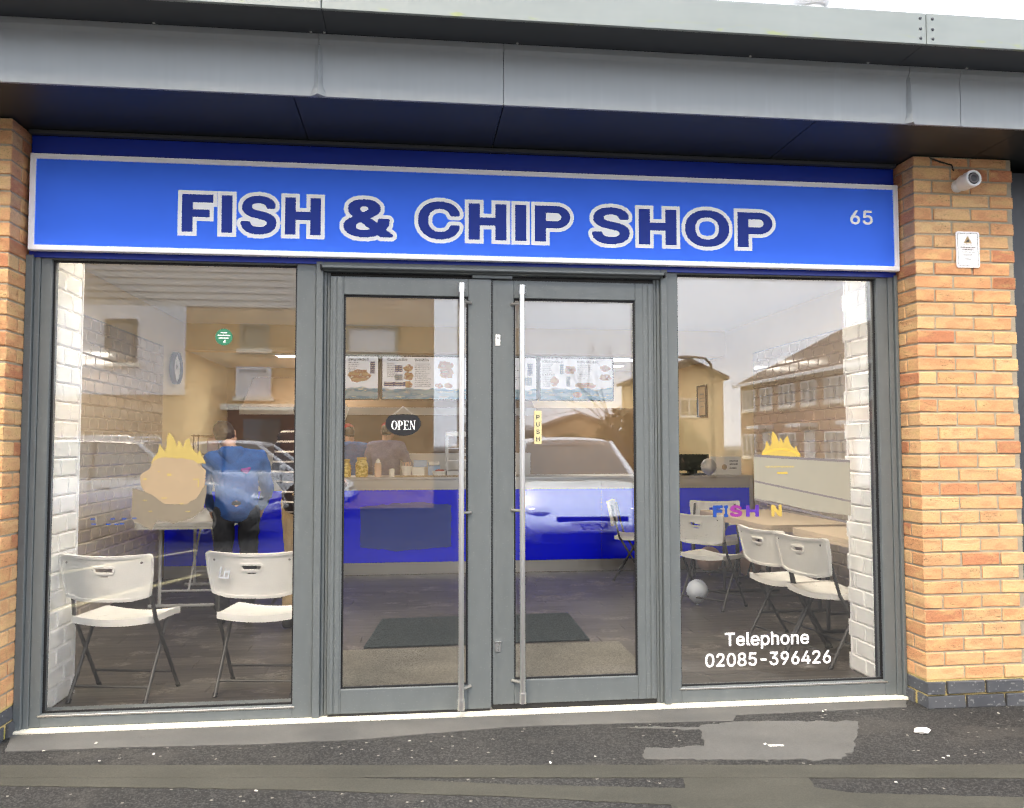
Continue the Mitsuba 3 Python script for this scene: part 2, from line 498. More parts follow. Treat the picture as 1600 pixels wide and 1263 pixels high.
def pier(key, x0, x1, yf, yb, ztop, text, inner):
    """A facing-brick pier in stretcher bond; the bricks of its front and of its return beside the shopfront are separate pieces."""
    J = 0.010
    add(key, bx(x0 + 0.006, x1 - 0.006, yf + 0.006, yb, 0.0, ztop), 'mortar')
    label(key, text, 'brick pier')
    r = np.random.default_rng(11)
    n = int((ztop - Z0) / CO) + 1
    for k in range(-2, n):
        z = Z0 + k * CO
        h = min(CO - J, ztop - z - 0.002)
        if h < 0.02: continue
        odd = k % 2
        mat = 'plinth_brick' if k < 0 else 'brick_face'
        pj = 0.012 if k < 0 else 0.0
        name = f'{key}__plinth_brick' if k < 0 else f'{key}__brick'
        left = inner == 'left'                      # the corner that shows both faces
        # front face: bricks counted from the inner corner
        L0 = 0.1025 if odd else 0.215
        s = 0.0
        first = True
        while s < (x1 - x0) - 0.03:
            L = min(L0 if first else 0.215, (x1 - x0) - s)
            a = x0 + s if left else x1 - s - L
            D = 0.10 if not first else (0.215 if odd else 0.1025)
            if first: D = min(D, yb - yf)
            jit = r.normal(0, 0.0012, 2)
            b = brick_variant(L - (0 if first else 0.0), D, h, int(r.integers(4)))
            m = b.copy(); m.apply_translation((a, yf - pj + jit[0], z + jit[1] * 0.5))
            add(name, m, mat)
            s += L + J
            first = False
        # return face behind the corner brick
        y = yf + (0.215 if odd else 0.1025) + J
        while y < yb - 0.03:
            D = min(0.215, yb - y)
            b = brick_variant(0.10, D, h, int(r.integers(4)))
            m = b.copy(); m.apply_translation(((x0 if left else x1 - 0.10) + (-pj if left else pj), y, z))
            add(name, m, mat)
            y += D + J


pier('brick_pier', 2.705, 3.292, -0.20, 0.02, 2.974, 'orange brick pier right of the shopfront carrying the camera and the notice', 'left')
pier('brick_pier_001', -2.62, -1.925, -0.20, 0.02, 2.974, 'orange brick pier at the left edge beside the left window', 'right')

# ------------------------------------------------------------------ the shop building's shell
XL, XR, YB, ZF = -2.60, 3.80, 7.65, 0.03
B = 'shop_building'
label(B, 'brick single storey shop unit with cream walls and a flat roof', 'shop')
add(B + '__roof', bx(-6.0, 8.0, -0.60, 9.6, 3.28, 3.37), 'soffit_dark')
add(B + '__front_wall', bx(-1.90, 2.69, 0.065, 0.20, 2.36, 3.275), 'cream_wall')
add(B + '__side_wall', bx(-6.0, XL - 0.012, 0.022, 9.0, 0.0, 3.277), 'cream_wall')
add(B + '__side_wall_001', bx(XR + 0.012, 8.0, 0.022, 9.0, 0.0, 3.277), 'cream_wall')
add(B + '__back_wall', bx(XL - 0.010, XR + 0.010, YB, 9.4, 0.0, 3.276), 'cream_wall')
add(B + '__ceiling', bx(XL - 0.010, XR + 0.010, 0.202, 5.43, 2.80, 2.88), 'ceiling_white')
add(B + '__bulkhead', bx(XL - 0.010, XR + 0.010, 5.435, 5.60, 2.49, 2.90), 'cream_wall')
add(B + '__low_ceiling', bx(XL - 0.010, XR + 0.010, 5.602, YB - 0.002, 2.50, 2.58), 'ceiling_white')
add(B + '__brick_return', bx(3.80, 3.83, -0.05, 0.02, 0.0, 2.974), 'frame_grey')
add(B + '__kitchen_splashback', bx(XL + 0.01, XR - 0.01, YB - 0.02, YB - 0.003, 0.03, 1.95), 'timber_brown')
# neighbouring unit's dark frame right of the pier
label('neighbouring_shopfront', 'dark grey shopfront panel of the next unit at the right edge', 'shopfront')
add('neighbouring_shopfront__panel', bx(3.30, 6.5, -0.10, 0.015, 0.0, 2.94, 0.004), 'soffit_dark')
add('neighbouring_shopfront__trim', bx(3.294, 3.345, -0.125, -0.102, 0.0, 2.94, 0.003), 'frame_grey')

# floor of planks
structure('shop_floor', bx(XL, XR, 0.10, YB, -0.02, 0.026), 'gasket', 'dark grey wood plank floor inside the shop', 'floor')
pk = 0
for k in range(0, 31):
    y0 = 0.11 + k * 0.18 + (0.07 if False else 0)
    if y0 > 5.4: break
    x = XL - ((0.47 * k) % 1.2)
    while x < XR:
        a, b = max(x, XL + 0.002), min(x + 1.2, XR - 0.002)
        if b - a > 0.05:
            add('shop_floor__plank', bx(a, b - 0.0025, y0, min(y0 + 0.1775, YB), 0.024, 0.030 + 0.0006 * ((k * 7 + int(x * 3)) % 3), 0.001), 'wood_floor')
        x += 1.2


# ------------------------------------------------------------------ tiled side walls (metro tiles)
def tile_mesh(L, H):
    """A bevelled tile in the yz plane, its face towards +x, 9 mm proud."""
    b = 0.009
    v = np.array([(0, 0, 0), (0, L, 0), (0, L, H), (0, 0, H), (0.004, 0, 0), (0.004, L, 0), (0.004, L, H), (0.004, 0, H),
                  (0.009, b, b), (0.009, L - b, b), (0.009, L - b, H - b), (0.009, b, H - b)], float)
    f = [[0, 4, 5], [0, 5, 1], [1, 5, 6], [1, 6, 2], [2, 6, 7], [2, 7, 3], [3, 7, 4], [3, 4, 0], [4, 8, 9], [4, 9, 5], [5, 9, 10], [5, 10, 6], [6, 10, 11], [6, 11, 7], [7, 11, 8], [7, 8, 4], [8, 9, 10], [8, 10, 11]]
    return trimesh.Trimesh(v, f, process=False)


_full = mikit.ply(tile_mesh(0.197, 0.097), 'tile_brick_tint')


def tiled(key, x, face, y0, y1, z0, z1, yvis, text, rng_):
    """face +1: the tiles look towards +x. Tiles from yvis on are single pieces, the hidden ones before it one mesh."""
    add(key, bx(min(x, x - face * 0.010), max(x, x - face * 0.010), y0, y1, z0, z1), 'tile_grout')
    label(key, text, 'tiled wall')
    rest = []
    for k in range(int((z1 - z0) / 0.1)):
        z = z0 + k * 0.1 + 0.0015
        y = y0 - (0.1 if k % 2 else 0.0)
        while y < y1 - 0.01:
            a, b = max(y, y0), min(y + 0.197, y1)
            if b - a > 0.02:
                j = rng_.normal(0, 0.0012)
                dx = x + face * j * 0.4
                if b - a > 0.195 and a >= yvis:
                    m = T().translate([dx, a if face > 0 else a + 0.197, z]).rotate([0, 0, 1], 0 if face > 0 else 180).rotate([0, 0, 1], float(rng_.normal(0, 0.35)))
                    place(key + '__tile', _full, m)
                else:
                    t = tile_mesh(b - a, 0.097)
                    if face < 0: t = move(t, rz=math.pi); t.apply_translation((0, b - a, 0))
                    t.apply_translation((dx, a, z))
                    if a >= yvis: add(key + '__tile', t, 'tile_brick_tint')
                    else: rest.append(t)
            y += 0.2
    if rest:
        k = add(key + '__hidden_tiling', cat(rest), 'tile_brick_tint')
        label(k, 'white tiling behind the front nib', kind='stuff')


tiled('tiled_wall', XL, 1, 0.75, 4.62, 0.03, 2.44, 2.35, 'white metro tiled side wall on the left with the clock beyond it', np.random.default_rng(3))
tiled('tiled_wall_001', XR, -1, 0.75, 4.58, 0.03, 2.44, 2.55, 'white metro tiled side wall on the right behind the tables', np.random.default_rng(4))
for key, x, face, xa, text in (('tiled_nib', -1.868, 1, XL - 0.01, 'bright white tiled wall end just inside the left window'), ('tiled_nib_001', 2.658, -1, XR + 0.01, 'bright white tiled wall end just inside the right window')):
    y0, y1 = (0.215, 0.55) if face > 0 else (0.217, 0.475)
    a, b = sorted((x - face * 0.009, xa))
    add(key, bx(a, b, y0, y1, 0.03, 2.79), 'tile_grout')
    label(key, text, 'tiled wall')
    for k in range(27):
        z = 0.0315 + 0.1 * k
        cuts = [y0, y0 + 0.2, y1 - 0.004] if k % 2 else [y0, y0 + 0.1, y0 + 0.3, y1 - 0.004]
        for c0, c1 in zip(cuts[:-1], cuts[1:]):
            if c1 - c0 < 0.03: continue
            t = tile_mesh(c1 - c0 - 0.003, 0.097)
            if face < 0: t = move(t, rz=math.pi); t.apply_translation((0, c1 - c0 - 0.003, 0))
            t.apply_translation((x - face * 0.009, c0, z))
            add(key + '__tile', t, 'tile_white')
    tr = bx(x - 0.010, x + 0.003, y1 - 0.003, y1 + 0.006, 0.03, 2.79, 0.001) if face > 0 else bx(x - 0.003, x + 0.010, y1 - 0.003, y1 + 0.006, 0.03, 2.79, 0.001)
    add(key + '__corner_trim', tr, 'white_paint')

# ------------------------------------------------------------------ canopy
K = 'roof_canopy'
label(K, 'grey metal roof canopy over the shopfront with a dark underside', 'canopy')
CX0, CX1 = -4.6, 6.4
cuts = [CX0, -0.436, 0.409, 2.424, 2.697, CX1]
for a, b in zip(cuts[:-1], cuts[1:]):
    prof = Polygon([(-0.615, 2.977), (-0.600, 2.977), (-0.600, 3.262), (-0.628, 3.262), (-0.628, 3.235), (-0.617, 3.215)])
    m = ext(prof, b - a - 0.003)
    m.apply_transform(np.array([[0, 0, 1, a + 0.0015], [1, 0, 0, 0], [0, 1, 0, 0], [0, 0, 0, 1.0]]))
    add(K + '__fascia_panel', m, 'clad_grey')
for x, w in ((-0.436, 0.016), (2.424, 0.012)):      # folded cover strips over two joints, the lower end splayed
    r0 = [(x - w, -0.618, 3.205), (x + w, -0.618, 3.205), (x, -0.634, 3.205)]
    r1 = [(x - w * 1.15, -0.618, 3.03), (x + w * 1.15, -0.618, 3.03), (x, -0.640, 3.03)]
    r2 = [(x - w * 2.3, -0.618, 2.974), (x + w * 2.3, -0.618, 2.974), (x, -0.652, 2.974)]
    add(K + '__joint_cover', cat([man(m3.Manifold.hull_points(np.array(r0 + r1, np.float32))), man(m3.Manifold.hull_points(np.array(r1 + r2, np.float32)))]), 'clad_grey')
sc = [CX0, -0.55, 0.409, 1.95, 3.05, CX1]
for i, (a, b) in enumerate(zip(sc[:-1], sc[1:])):
    add(K + '__soffit_panel', bx(a + 0.002, b - 0.002, -0.598, 0.055, 2.979 - 0.0006 * (i % 2), 2.992, 0.001), 'soffit_navy')
add(K + '__soffit_trim', bx(-1.92, 2.70, -0.055, -0.022, 2.958, 2.9775, 0.003), 'soffit_dark')
for a, b in zip([CX0, -0.40, 2.36], [-0.40, 2.36, CX1]):
    add(K + '__roof_edge_panel', bx(a + 0.0015, b - 0.0015, -0.866, -0.850, 3.252, 3.402, 0.003), 'roof_edge')
    add(K + '__upper_soffit', bx(a + 0.001, b - 0.001, -0.849, -0.63, 3.263, 3.275, 0.001), 'soffit_dark')
add(K + '__roof_edge_top', bx(CX0, CX1, -0.849, -0.45, 3.385, 3.400), 'roof_edge')
for x in (2.33, 2.39):
    for z in (3.28, 3.325, 3.375):
        add(K + '__rivet', ball((x, -0.867, z), (0.007, 0.004, 0.007), 2), 'soffit_dark')
rv = np.random.default_rng(21)
for x in (-0.47, -0.41, 0.47, 2.20, 2.72, -1.15, 1.6):
    add(K + '__rivet', ball((x, -0.64, 3.262), (0.006, 0.006, 0.004), 2), 'steel')
label('roof_vent', 'white round vent cap on the roof at the top edge', 'vent')
add('roof_vent__pipe', lathe([(0, 3.37), (0.085, 3.37), (0.085, 4.46), (0, 4.46)]).apply_translation((2.75, 1.0, 0)), 'upvc_white', smooth=40)
add('roof_vent__cap', lathe([(0, 4.44), (0.10, 4.44), (0.145, 4.50), (0.145, 4.72), (0.10, 4.80), (0, 4.82)]).apply_translation((2.75, 1.0, 0)), 'upvc_white', smooth=40)

# ------------------------------------------------------------------ shop sign
S = 'shop_sign'
label(S, 'bright blue fascia sign with white border reading FISH & CHIP SHOP and 65', 'sign')
SX0, SX1, SY = -1.895, 2.690, -0.060
add(S, bx(SX0, SX1, SY, 0.0, 2.378, 2.838, 0.003), 'sign_blue')
bwid = 0.026
for i, (a, b, c, d) in enumerate(((SX0 - 0.006, SX1 + 0.006, 2.826, 2.826 + bwid), (SX0 - 0.006, SX1 + 0.006, 2.366, 2.366 + bwid), (SX0 - 0.006, SX0 + 0.022, 2.366 + bwid, 2.826), (SX1 - 0.022, SX1 + 0.006, 2.366 + bwid, 2.826))):
    add(S + '__border', bx(a, b, SY - 0.009, SY + 0.03 if i < 2 else SY + 0.02, c, d, 0.002), 'cream_frame')
add('sign_band', bx(-1.915, 2.70, -0.018, 0.06, 2.34, 2.9575), 'band_blue')
label('sign_band', 'dark blue panel behind and above the bright sign', 'panel')


def px_to(px, py, y):
    d = _f + _r * (px - 800) / FOCAL - _u * (py - 631.5) / FOCAL
    return EYE + d * (y - EYE[1]) / d[1]


def glyph(ch):
    """A heavy sans capital, 1 tall."""
    t = 0.25
    if ch == 'I': return sbox(0, 0, t, 1)
    if ch == 'F': return union_all([sbox(0, 0, t, 1), sbox(0, 0.79, 0.72, 1), sbox(0, 0.40, 0.64, 0.60)])
    if ch == 'H': return union_all([sbox(0, 0, t, 1), sbox(0.60, 0, 0.60 + t, 1), sbox(0, 0.40, 0.8, 0.62)])
    if ch == 'P':
        bowl = union_all([Point(0.50, 0.69).buffer(0.31, quad_segs=16), sbox(0, 0.38, 0.50, 1)])
        hole = union_all([Point(0.49, 0.69).buffer(0.115, quad_segs=12), sbox(t, 0.575, 0.49, 0.805)])
        return union_all([bowl.difference(hole), sbox(0, 0, t, 1)])
    p = text_poly(ch, 1.0, True)
    a, b, c, d = p.bounds
    q = affinity.scale(affinity.translate(p, -a, -b), 1 / (d - b), 1 / (d - b), origin=(0, 0))
    wid = {'S': 0.80, 'C': 0.88, 'O': 0.96, '&': 0.98}[ch]
    return affinity.scale(q, wid / q.bounds[2], 1, origin=(0, 0)).buffer(0.022)


words = [('FISH', -1.172, -0.482), ('&', -0.366, -0.112), ('CHIP', 0.018, 0.826), ('SHOP', 0.945, 1.957)]
zb, zt = 2.4785, 2.6715
for w, a, b in words:
    polys = [glyph(ch) for ch in w]
    wd = [p.bounds[2] - p.bounds[0] for p in polys]
    gap = 0.20 if len(w) > 1 else 0
    tot = sum(wd) + gap * (len(w) - 1)
    s = (b - a) / tot
    x = a
    taken = Point(-9, -9).buffer(0.01)
    for ch, p, q in zip(w, polys, wd):
        over = 0.004 if ch in 'SCO&' else 0.0
        g = fit(p, x, x + q * s, zb - over, zt + over)
        x += (q + gap) * s
        out = g.buffer(0.0205, join_style=2, mitre_limit=2.2).difference(taken)
        taken = taken.union(out.buffer(0.0002))
        out = union_all([Polygon(o_.exterior, [h for h in o_.interiors if Polygon(h).area > 0.0009]) for o_ in getattr(out, 'geoms', [out])])
        k = add(S + '__letter', upright(ext(g, 0.0010), 0, SY - 0.0010, 0), 'letter_navy')
        add(k + '__outline', upright(ext(out, 0.0012), 0, SY + 0.0003, 0), 'white_vinyl')
add(S + '__number', upright(ext(fit(text_poly('65', 1.0, True), 2.412, 2.546, 2.624, 2.704), 0.0012), 0, SY + 0.0003, 0), 'white_vinyl')
# ------------------------------------------------------------------ shopfront: frames, windows, doors
def ring_frame(key, x0, x1, z0, z1, wl, wr, wb, wt, y0, y1, mat='frame_grey', b=0.003):
    """Two stiles and two rails butted together, each a piece."""
    add(key + '__stile', bx(x0, x0 + wl, y0, y1, z0, z1, b), mat)
    add(key + '__stile', bx(x1 - wr, x1, y0, y1, z0, z1, b), mat)
    add(key + '__rail', bx(x0 + wl, x1 - wr, y0 + 0.001, y1 - 0.001, z0, z0 + wb, b), mat)
    add(key + '__rail', bx(x0 + wl, x1 - wr, y0 + 0.001, y1 - 0.001, z1 - wt, z1, b), mat)


def pane(key, x0, x1, y, z0, z1):
    m = trimesh.Trimesh([(x0, y, z0), (x1, y, z0), (x1, y, z1), (x0, y, z1)], [[0, 1, 2], [0, 2, 3]], process=False)
    return add(key, m, 'pane_glass')


def beads(key, x0, x1, z0, z1, y, w=0.009, d=0.012):
    m = [bx(x0, x0 + w, y, y + d, z0, z1), bx(x1 - w, x1, y, y + d, z0, z1), bx(x0 + w, x1 - w, y, y + d, z0, z0 + w), bx(x0 + w, x1 - w, y, y + d, z1 - w, z1)]
    add(key + '__gasket', cat(m), 'gasket')


for key, x0, x1, g0, g1, zb_, text in (('shop_window', -1.862, -0.508, -1.812, -0.606, 0.080, 'large left shop window with two white chairs close behind it'),
                                         ('shop_window_001', 1.371, 2.655, 1.431, 2.590, 0.098, 'large right shop window with the telephone number on its glass')):
    label(key, text, 'window')
    ring_frame(key, x0, x1, 0.018, 2.352, g0 - x0, x1 - g1, zb_ - 0.018, 2.352 - 2.333, -0.004, 0.075)
    beads(key, g0, g1, zb_, 2.333, 0.022)
    pane(key + '__pane', g0, g1, 0.030, zb_, 2.333)
    pane(key + '__pane', g0, g1, 0.056, zb_, 2.333)
    # the deep inner sill and reveal of the frame
    add(key + '__inner_sill', bx(x0 + 0.004, x1 - 0.004, 0.0755, 0.185, 0.0, 0.062, 0.003), 'frame_grey')
    add(key + '__bottom_bead', bx(g0 - 0.012, g1 + 0.012, -0.009, -0.0045, zb_ - 0.012, zb_ - 0.003, 0.002), 'steel_brushed')
P = 'shopfront_frame'
label(P, 'outer grey metal frame of the shopfront with posts either side', 'frame')
add(P + '__post', bx(-1.926, -1.890, -0.030, 0.075, 0.008, 2.35, 0.003), 'frame_grey')
add(P + '__post', bx(-1.8895, -1.8625, -0.012, 0.075, 0.008, 2.35, 0.003), 'frame_grey')
add(P + '__post', bx(2.6555, 2.684, -0.012, 0.075, 0.008, 2.35, 0.003), 'frame_grey')
add(P + '__post', bx(2.6845, 2.704, -0.030, 0.075, 0.008, 2.35, 0.003), 'frame_grey')
add(P + '__reveal', bx(XL - 0.01, -1.865, 0.0755, 0.209, 0.0, 2.79), 'soffit_dark')
add(P + '__reveal', bx(2.655, XR + 0.01, 0.0755, 0.211, 0.0, 2.79), 'soffit_dark')
add('stone_sill', bx(-1.930, 2.715, -0.050, 0.070, 0.0, 0.0165, 0.003), 'sill_stone')
label('stone_sill', 'long cream sill under the whole shopfront', 'sill')

D = 'door_frame'
label(D, 'grey metal frame round the double doors with a drip bar on top', 'door frame')
for sgn, a in ((1, -0.5065), (-1, 1.3695)):
    def pp(u0, u1, y0, y1, ztop):
        p, q = sorted((a + sgn * u0, a + sgn * u1))
        add(D + '__jamb', bx(p, q, y0, y1, 0.018, ztop, 0.003), 'frame_grey')
    pp(0.000, 0.036, -0.022, 0.075, 2.352)
    pp(0.0365, 0.053, 0.004, 0.075, 2.302)
    pp(0.0535, 0.070, 0.014, 0.075, 2.302)
add(D + '__head', bx(-0.470, 1.333, -0.020, 0.075, 2.303, 2.352, 0.003), 'frame_grey')
add(D + '__head_seal', bx(-0.435, 1.298, 0.030, 0.070, 2.2815, 2.3025), 'gasket')
add(D + '__drip_bar', bx(-0.475, 1.345, -0.056, -0.0205, 2.312, 2.327, 0.004), 'frame_grey')
add(D + '__drip_bar_cap', bx(-0.484, -0.4752, -0.060, -0.0205, 2.303, 2.330, 0.003), 'black_plastic')
add(D + '__drip_bar_cap', bx(1.3452, 1.354, -0.060, -0.0205, 2.303, 2.330, 0.003), 'black_plastic')
add(D + '__closer_cover', bx(0.305, 0.520, -0.016, 0.0295, 2.283, 2.3015, 0.003), 'frame_grey')

for key, x0, x1, g0, g1, y0, zlo, zb_, text in (('glass_door', -0.434, 0.4065, -0.366, 0.284, -0.010, 0.030, 0.152, 'left glazed door leaf hung with the OPEN sign'),
                                             ('glass_door_001', 0.4135, 1.297, 0.529, 1.196, 0.004, 0.044, 0.166, 'right glazed door leaf with the PUSH strip and the keyhole')):
    label(key, text, 'door')
    ring_frame(key, x0, x1, zlo, 2.279, g0 - x0, x1 - g1, zb_ - zlo, 2.279 - 2.183, y0, y0 + 0.058)
    hinge = 1 if x0 < 0 else -1
    e = x0 if x0 < 0 else x1
    for u0, u1, dy in ((0.012, 0.030, 0.006), (0.036, 0.060, 0.004)):
        p, q = sorted((e + hinge * u0, e + hinge * u1))
        add(key + '__stile_rib', bx(p, q, y0 - dy, y0 + 0.0005, zlo + 0.004, 2.275, 0.002), 'frame_grey')
    beads(key, g0, g1, zb_, 2.183, y0 + 0.016)
    pane(key + '__pane', g0, g1, y0 + 0.022, zb_, 2.183)
    pane(key + '__pane', g0, g1, y0 + 0.046, zb_, 2.183)
    hx = 0.246 if x0 < 0 else 0.5655
    zl, zh = (0.050, 2.240) if x0 < 0 else (0.068, 2.238)
    h = add(key + '__pull_handle', tube([(hx, y0 - 0.060, zl), (hx, y0 - 0.060, zh)], 0.0145, 18), 'steel', smooth=50)
    for za, zc in ((zl - 0.004, zl + 0.05), (zh - 0.045, zh + 0.004)):
        add(h + '__end_cap', tube([(hx, y0 - 0.060, za), (hx, y0 - 0.060, zc)], 0.0185, 18), 'steel', smooth=50)
    for zc in (zl + 0.10, (zl + zh) / 2 - 0.1, zh - 0.09):
        sx = hx + (0.052 if x0 < 0 else -0.050)
        add(h + '__bracket', cat([tube([(hx, y0 - 0.058, zc), (sx, y0 - 0.004, zc)], 0.0075, 10)]), 'steel_brushed', smooth=50)
add('glass_door__closing_strip', bx(0.4045, 0.4128, -0.004, 0.045, 0.034, 2.277), 'gasket')
add('glass_door__kick_seal', bx(-0.43, 0.40, -0.004, 0.04, 0.0175, 0.0295), 'gasket')
add('glass_door_001__kick_seal', bx(0.415, 1.295, 0.010, 0.05, 0.0175, 0.0435), 'gasket')
add('glass_door_001__lock_plate', bx(0.430, 0.456, -0.001, 0.0045, 1.925, 1.985, 0.002), 'white_paint')
add('glass_door_001__lock_plate__keyhole', upright(ext(Point(0.443, 1.966).buffer(0.004), 0.001), 0, -0.0012, 0), 'black_plastic')
add('glass_door_001__escutcheon', bx(0.428, 0.458, -0.002, 0.0045, 0.315, 0.366, 0.002), 'lamp_post_grey')
kh = union_all([Point(0.443, 0.350).buffer(0.0052), sbox(0.4400, 0.327, 0.4460, 0.35)])
add('glass_door_001__escutcheon__keyhole', upright(ext(kh, 0.0025), 0, -0.0022, 0), 'steel')
add('glass_door_001__escutcheon__hood', bx(0.426, 0.460, -0.008, 0.0, 0.3665, 0.371, 0.001), 'steel')

# ------------------------------------------------------------------ things on the glass
DG, DG2 = 0.012 - 0.0005, 0.026 - 0.0005           # outer panes of the two leaves
WG = 0.030 - 0.0005
k = 'push_strip'
add(k, upright(ext(sbox(0.641, 1.402, 0.681, 1.580), 0.0012), 0, DG2 - 0.0002, 0), 'push_yellow')
label(k, 'pale yellow upright strip lettered PUSH on the right door glass', 'sticker')
for i, ch in enumerate('PUSH'):
    add(k + '__letter', upright(ext(fit(text_poly(ch, 1, True), 0.6515, 0.6705, 1.534 - i * 0.039 - 0.0, 1.558 - i * 0.039), 0.0008), 0, DG2 - 0.0013, 0), 'dark_print')
k = 'round_sticker'
circ = Point(-0.976, 1.956).buffer(0.043, quad_segs=16)
add(k, upright(ext(circ, 0.0008), 0, WG - 0.0002, 0), 'green_vinyl')
label(k, 'round green sticker high on the left window', 'sticker')
add(k + '__print', upright(ext(union_all([sbox(-0.993, 1.976, -0.960, 1.981), sbox(-1.008, 1.961, -0.945, 1.967), sbox(-1.002, 1.948, -0.951, 1.953), Polygon([(-0.980, 1.927), (-0.968, 1.927), (-0.968, 1.942), (-0.973, 1.942)])]), 0.0005), 0, WG - 0.0011, 0), 'white_vinyl')
k = 'telephone_lettering'
label(k, 'white lettering Telephone 02085-396426 low on the right window', 'lettering')
# slightly tilted lines, as applied by hand
for w, (a, b, c, d) in (('Telephone', (1.686, 2.168, 0.283, 0.374)), ('02085-396426', (1.573, 2.293, 0.192, 0.266))):
    g = fit(text_poly(w, 1.0, True), a, b, c, d)
    add(k + '__line', upright(ext(g, 0.0008), 0, WG - 0.0002, 0), 'white_vinyl')


FL = [(885, 955), (905, 905), (930, 870), (942, 800), (962, 835), (975, 862), (990, 820), (990, 760), (1000, 710), (1030, 745), (1050, 790), (1058, 830), (1070, 770), (1088, 800), (1100, 832), (1115, 780), (1142, 755), (1150, 800), (1165, 840), (1190, 870), (1200, 880), (1215, 848), (1228, 890), (1245, 925), (1258, 955)]


def flames(x0, x1, z0, z1, seed):
    """A crown of flame tongues with curved edges."""
    g = Polygon([((a - 885) / 373, (955 - b) / 245) for a, b in FL])
    g = affinity.affine_transform(g, [(x1 - x0), 0, 0, (z1 - z0), x0, z0])
    return g.buffer(-0.002).buffer(0.004, quad_segs=4).buffer(-0.002)


k = 'flame_decal'
label(k, 'yellow flame decal over a beige striped panel on the right window', 'decal')
add(k + '__flames', upright(ext(flames(1.905, 2.140, 1.330, 1.474, 1), 0.0006), 0, WG - 0.0002, 0), 'flame_yellow')
arc = LineString([(1.92 + 0.21 * t, 1.345 + 0.028 * math.sin(math.pi * t)) for t in np.linspace(0, 1, 20)]).buffer(0.006)
add(k + '__arc', upright(ext(arc, 0.0005), 0, WG - 0.0009, 0), 'flame_orange')
ban = Polygon([(1.866, 1.337), (2.428, 1.300), (2.428, 1.000), (2.20, 1.03), (1.96, 1.085), (1.866, 1.10)])
add(k + '__panel', upright(ext(ban, 0.0006), 0, WG - 0.0002, 0), 'decal_beige')
for (a, b, c, d), w in (((1.866, 1.337, 2.428, 1.303), 0.007), ((1.866, 1.196, 2.428, 1.080), 0.005), ((1.866, 1.098, 2.40, 0.965), 0.006)):
    ln = LineString([(a, b), (c, d)]).buffer(w, cap_style=2)
    add(k + '__line', upright(ext(ln, 0.0005), 0, WG - 0.0009, 0), 'decal_grey')
for (a, b, c, d) in ((1.93, 1.272, 2.10, 1.276), (2.00, 1.235, 2.06, 1.246)):
    add(k + '__mark', upright(ext(sbox(a, b, c, d), 0.0005), 0, WG - 0.0009, 0), 'flame_yellow')
k = 'flame_decal_001'
label(k, 'pale yellow flame decal with a tan and brown shape below it on the left window', 'decal')
add(k + '__flames', upright(ext(flames(-1.325, -1.055, 1.305, 1.466, 2), 0.0006), 0, WG - 0.0002, 0), 'flame_faint')
rg = np.random.default_rng(5)
blob = wob([(-1.375, 1.235), (-1.36, 1.262), (-1.335, 1.275), (-1.31, 1.315), (-1.275, 1.335), (-1.12, 1.325), (-1.05, 1.27), (-1.06, 1.19), (-1.10, 1.125), (-1.145, 1.098), (-1.255, 1.102), (-1.30, 1.135), (-1.345, 1.16), (-1.37, 1.19)], 0.002, 9).buffer(-0.01).buffer(0.018).buffer(-0.008)
add(k + '__cloud', upright(ext(blob, 0.0005), 0, WG - 0.0009, 0), 'decal_tan')
low = wob([(-1.412, 1.178), (-1.30, 1.16), (-1.05, 1.19), (-1.06, 1.075), (-1.11, 1.030), (-1.205, 1.004), (-1.285, 1.018), (-1.318, 0.972), (-1.412, 1.022)], 0.003, 12, 0.02)
add(k + '__lower_panel', upright(ext(low, 0.0004), 0, WG - 0.0002, 0), 'decal_brown')
for (a, b, c, d) in ((-1.36, 1.118, 0.020, 0.004), (-1.27, 1.128, 0.026, 0.005), (-1.18, 1.098, 0.018, 0.005), (-1.33, 1.062, 0.016, 0.004), (-1.15, 1.060, 0.022, 0.004)):
    add(k + '__fleck', upright(ext(sbox(a, b, a + c, b + d), 0.0004), 0, WG - 0.0016, 0), 'flame_faint')
for (a, b, c, d) in ((-1.245, 1.242, 0.022, 0.012), (-1.36, 1.222, 0.016, 0.010), (-1.115, 1.222, 0.028, 0.005), (-1.093, 1.185, 0.006, 0.036), (-1.29, 1.262, 0.010, 0.004)):
    add(k + '__fleck', upright(ext(rrect(a, b, a + c, b + d, min(c, d) * 0.35), 0.0004), 0, WG - 0.0016, 0), 'flame_faint')
for (a, b) in ((-1.61, 1.025), (-1.605, 1.00), (-1.535, 0.998), (-1.515, 1.025), (-1.495, 0.998), (-1.47, 1.0), (-1.46, 1.025), (-1.41, 1.027)):
    add(k + '__mark', upright(ext(sbox(a, b, a + 0.022, b + 0.006), 0.0005), 0, WG - 0.0002, 0), 'decal_blue')
k = 'window_lettering'
label(k, 'blue and purple letters FISH N low on the right window above the chairs', 'lettering')
for ch, a, b, mat in (('F', 1.632, 1.682, 'decal_blue'), ('I', 1.694, 1.712, 'decal_blue'), ('S', 1.728, 1.792, 'decal_magenta'), ('H', 1.820, 1.888, 'decal_violet'), ('N', 1.965, 2.020, 'flame_yellow')):
    add(k + '__letter', upright(ext(fit(text_poly(ch, 1, True), a, b, 1.004, 1.062).buffer(0.003), 0.0006), 0, WG - (0.0015 if ch == 'N' else 0.0002), 0), mat)

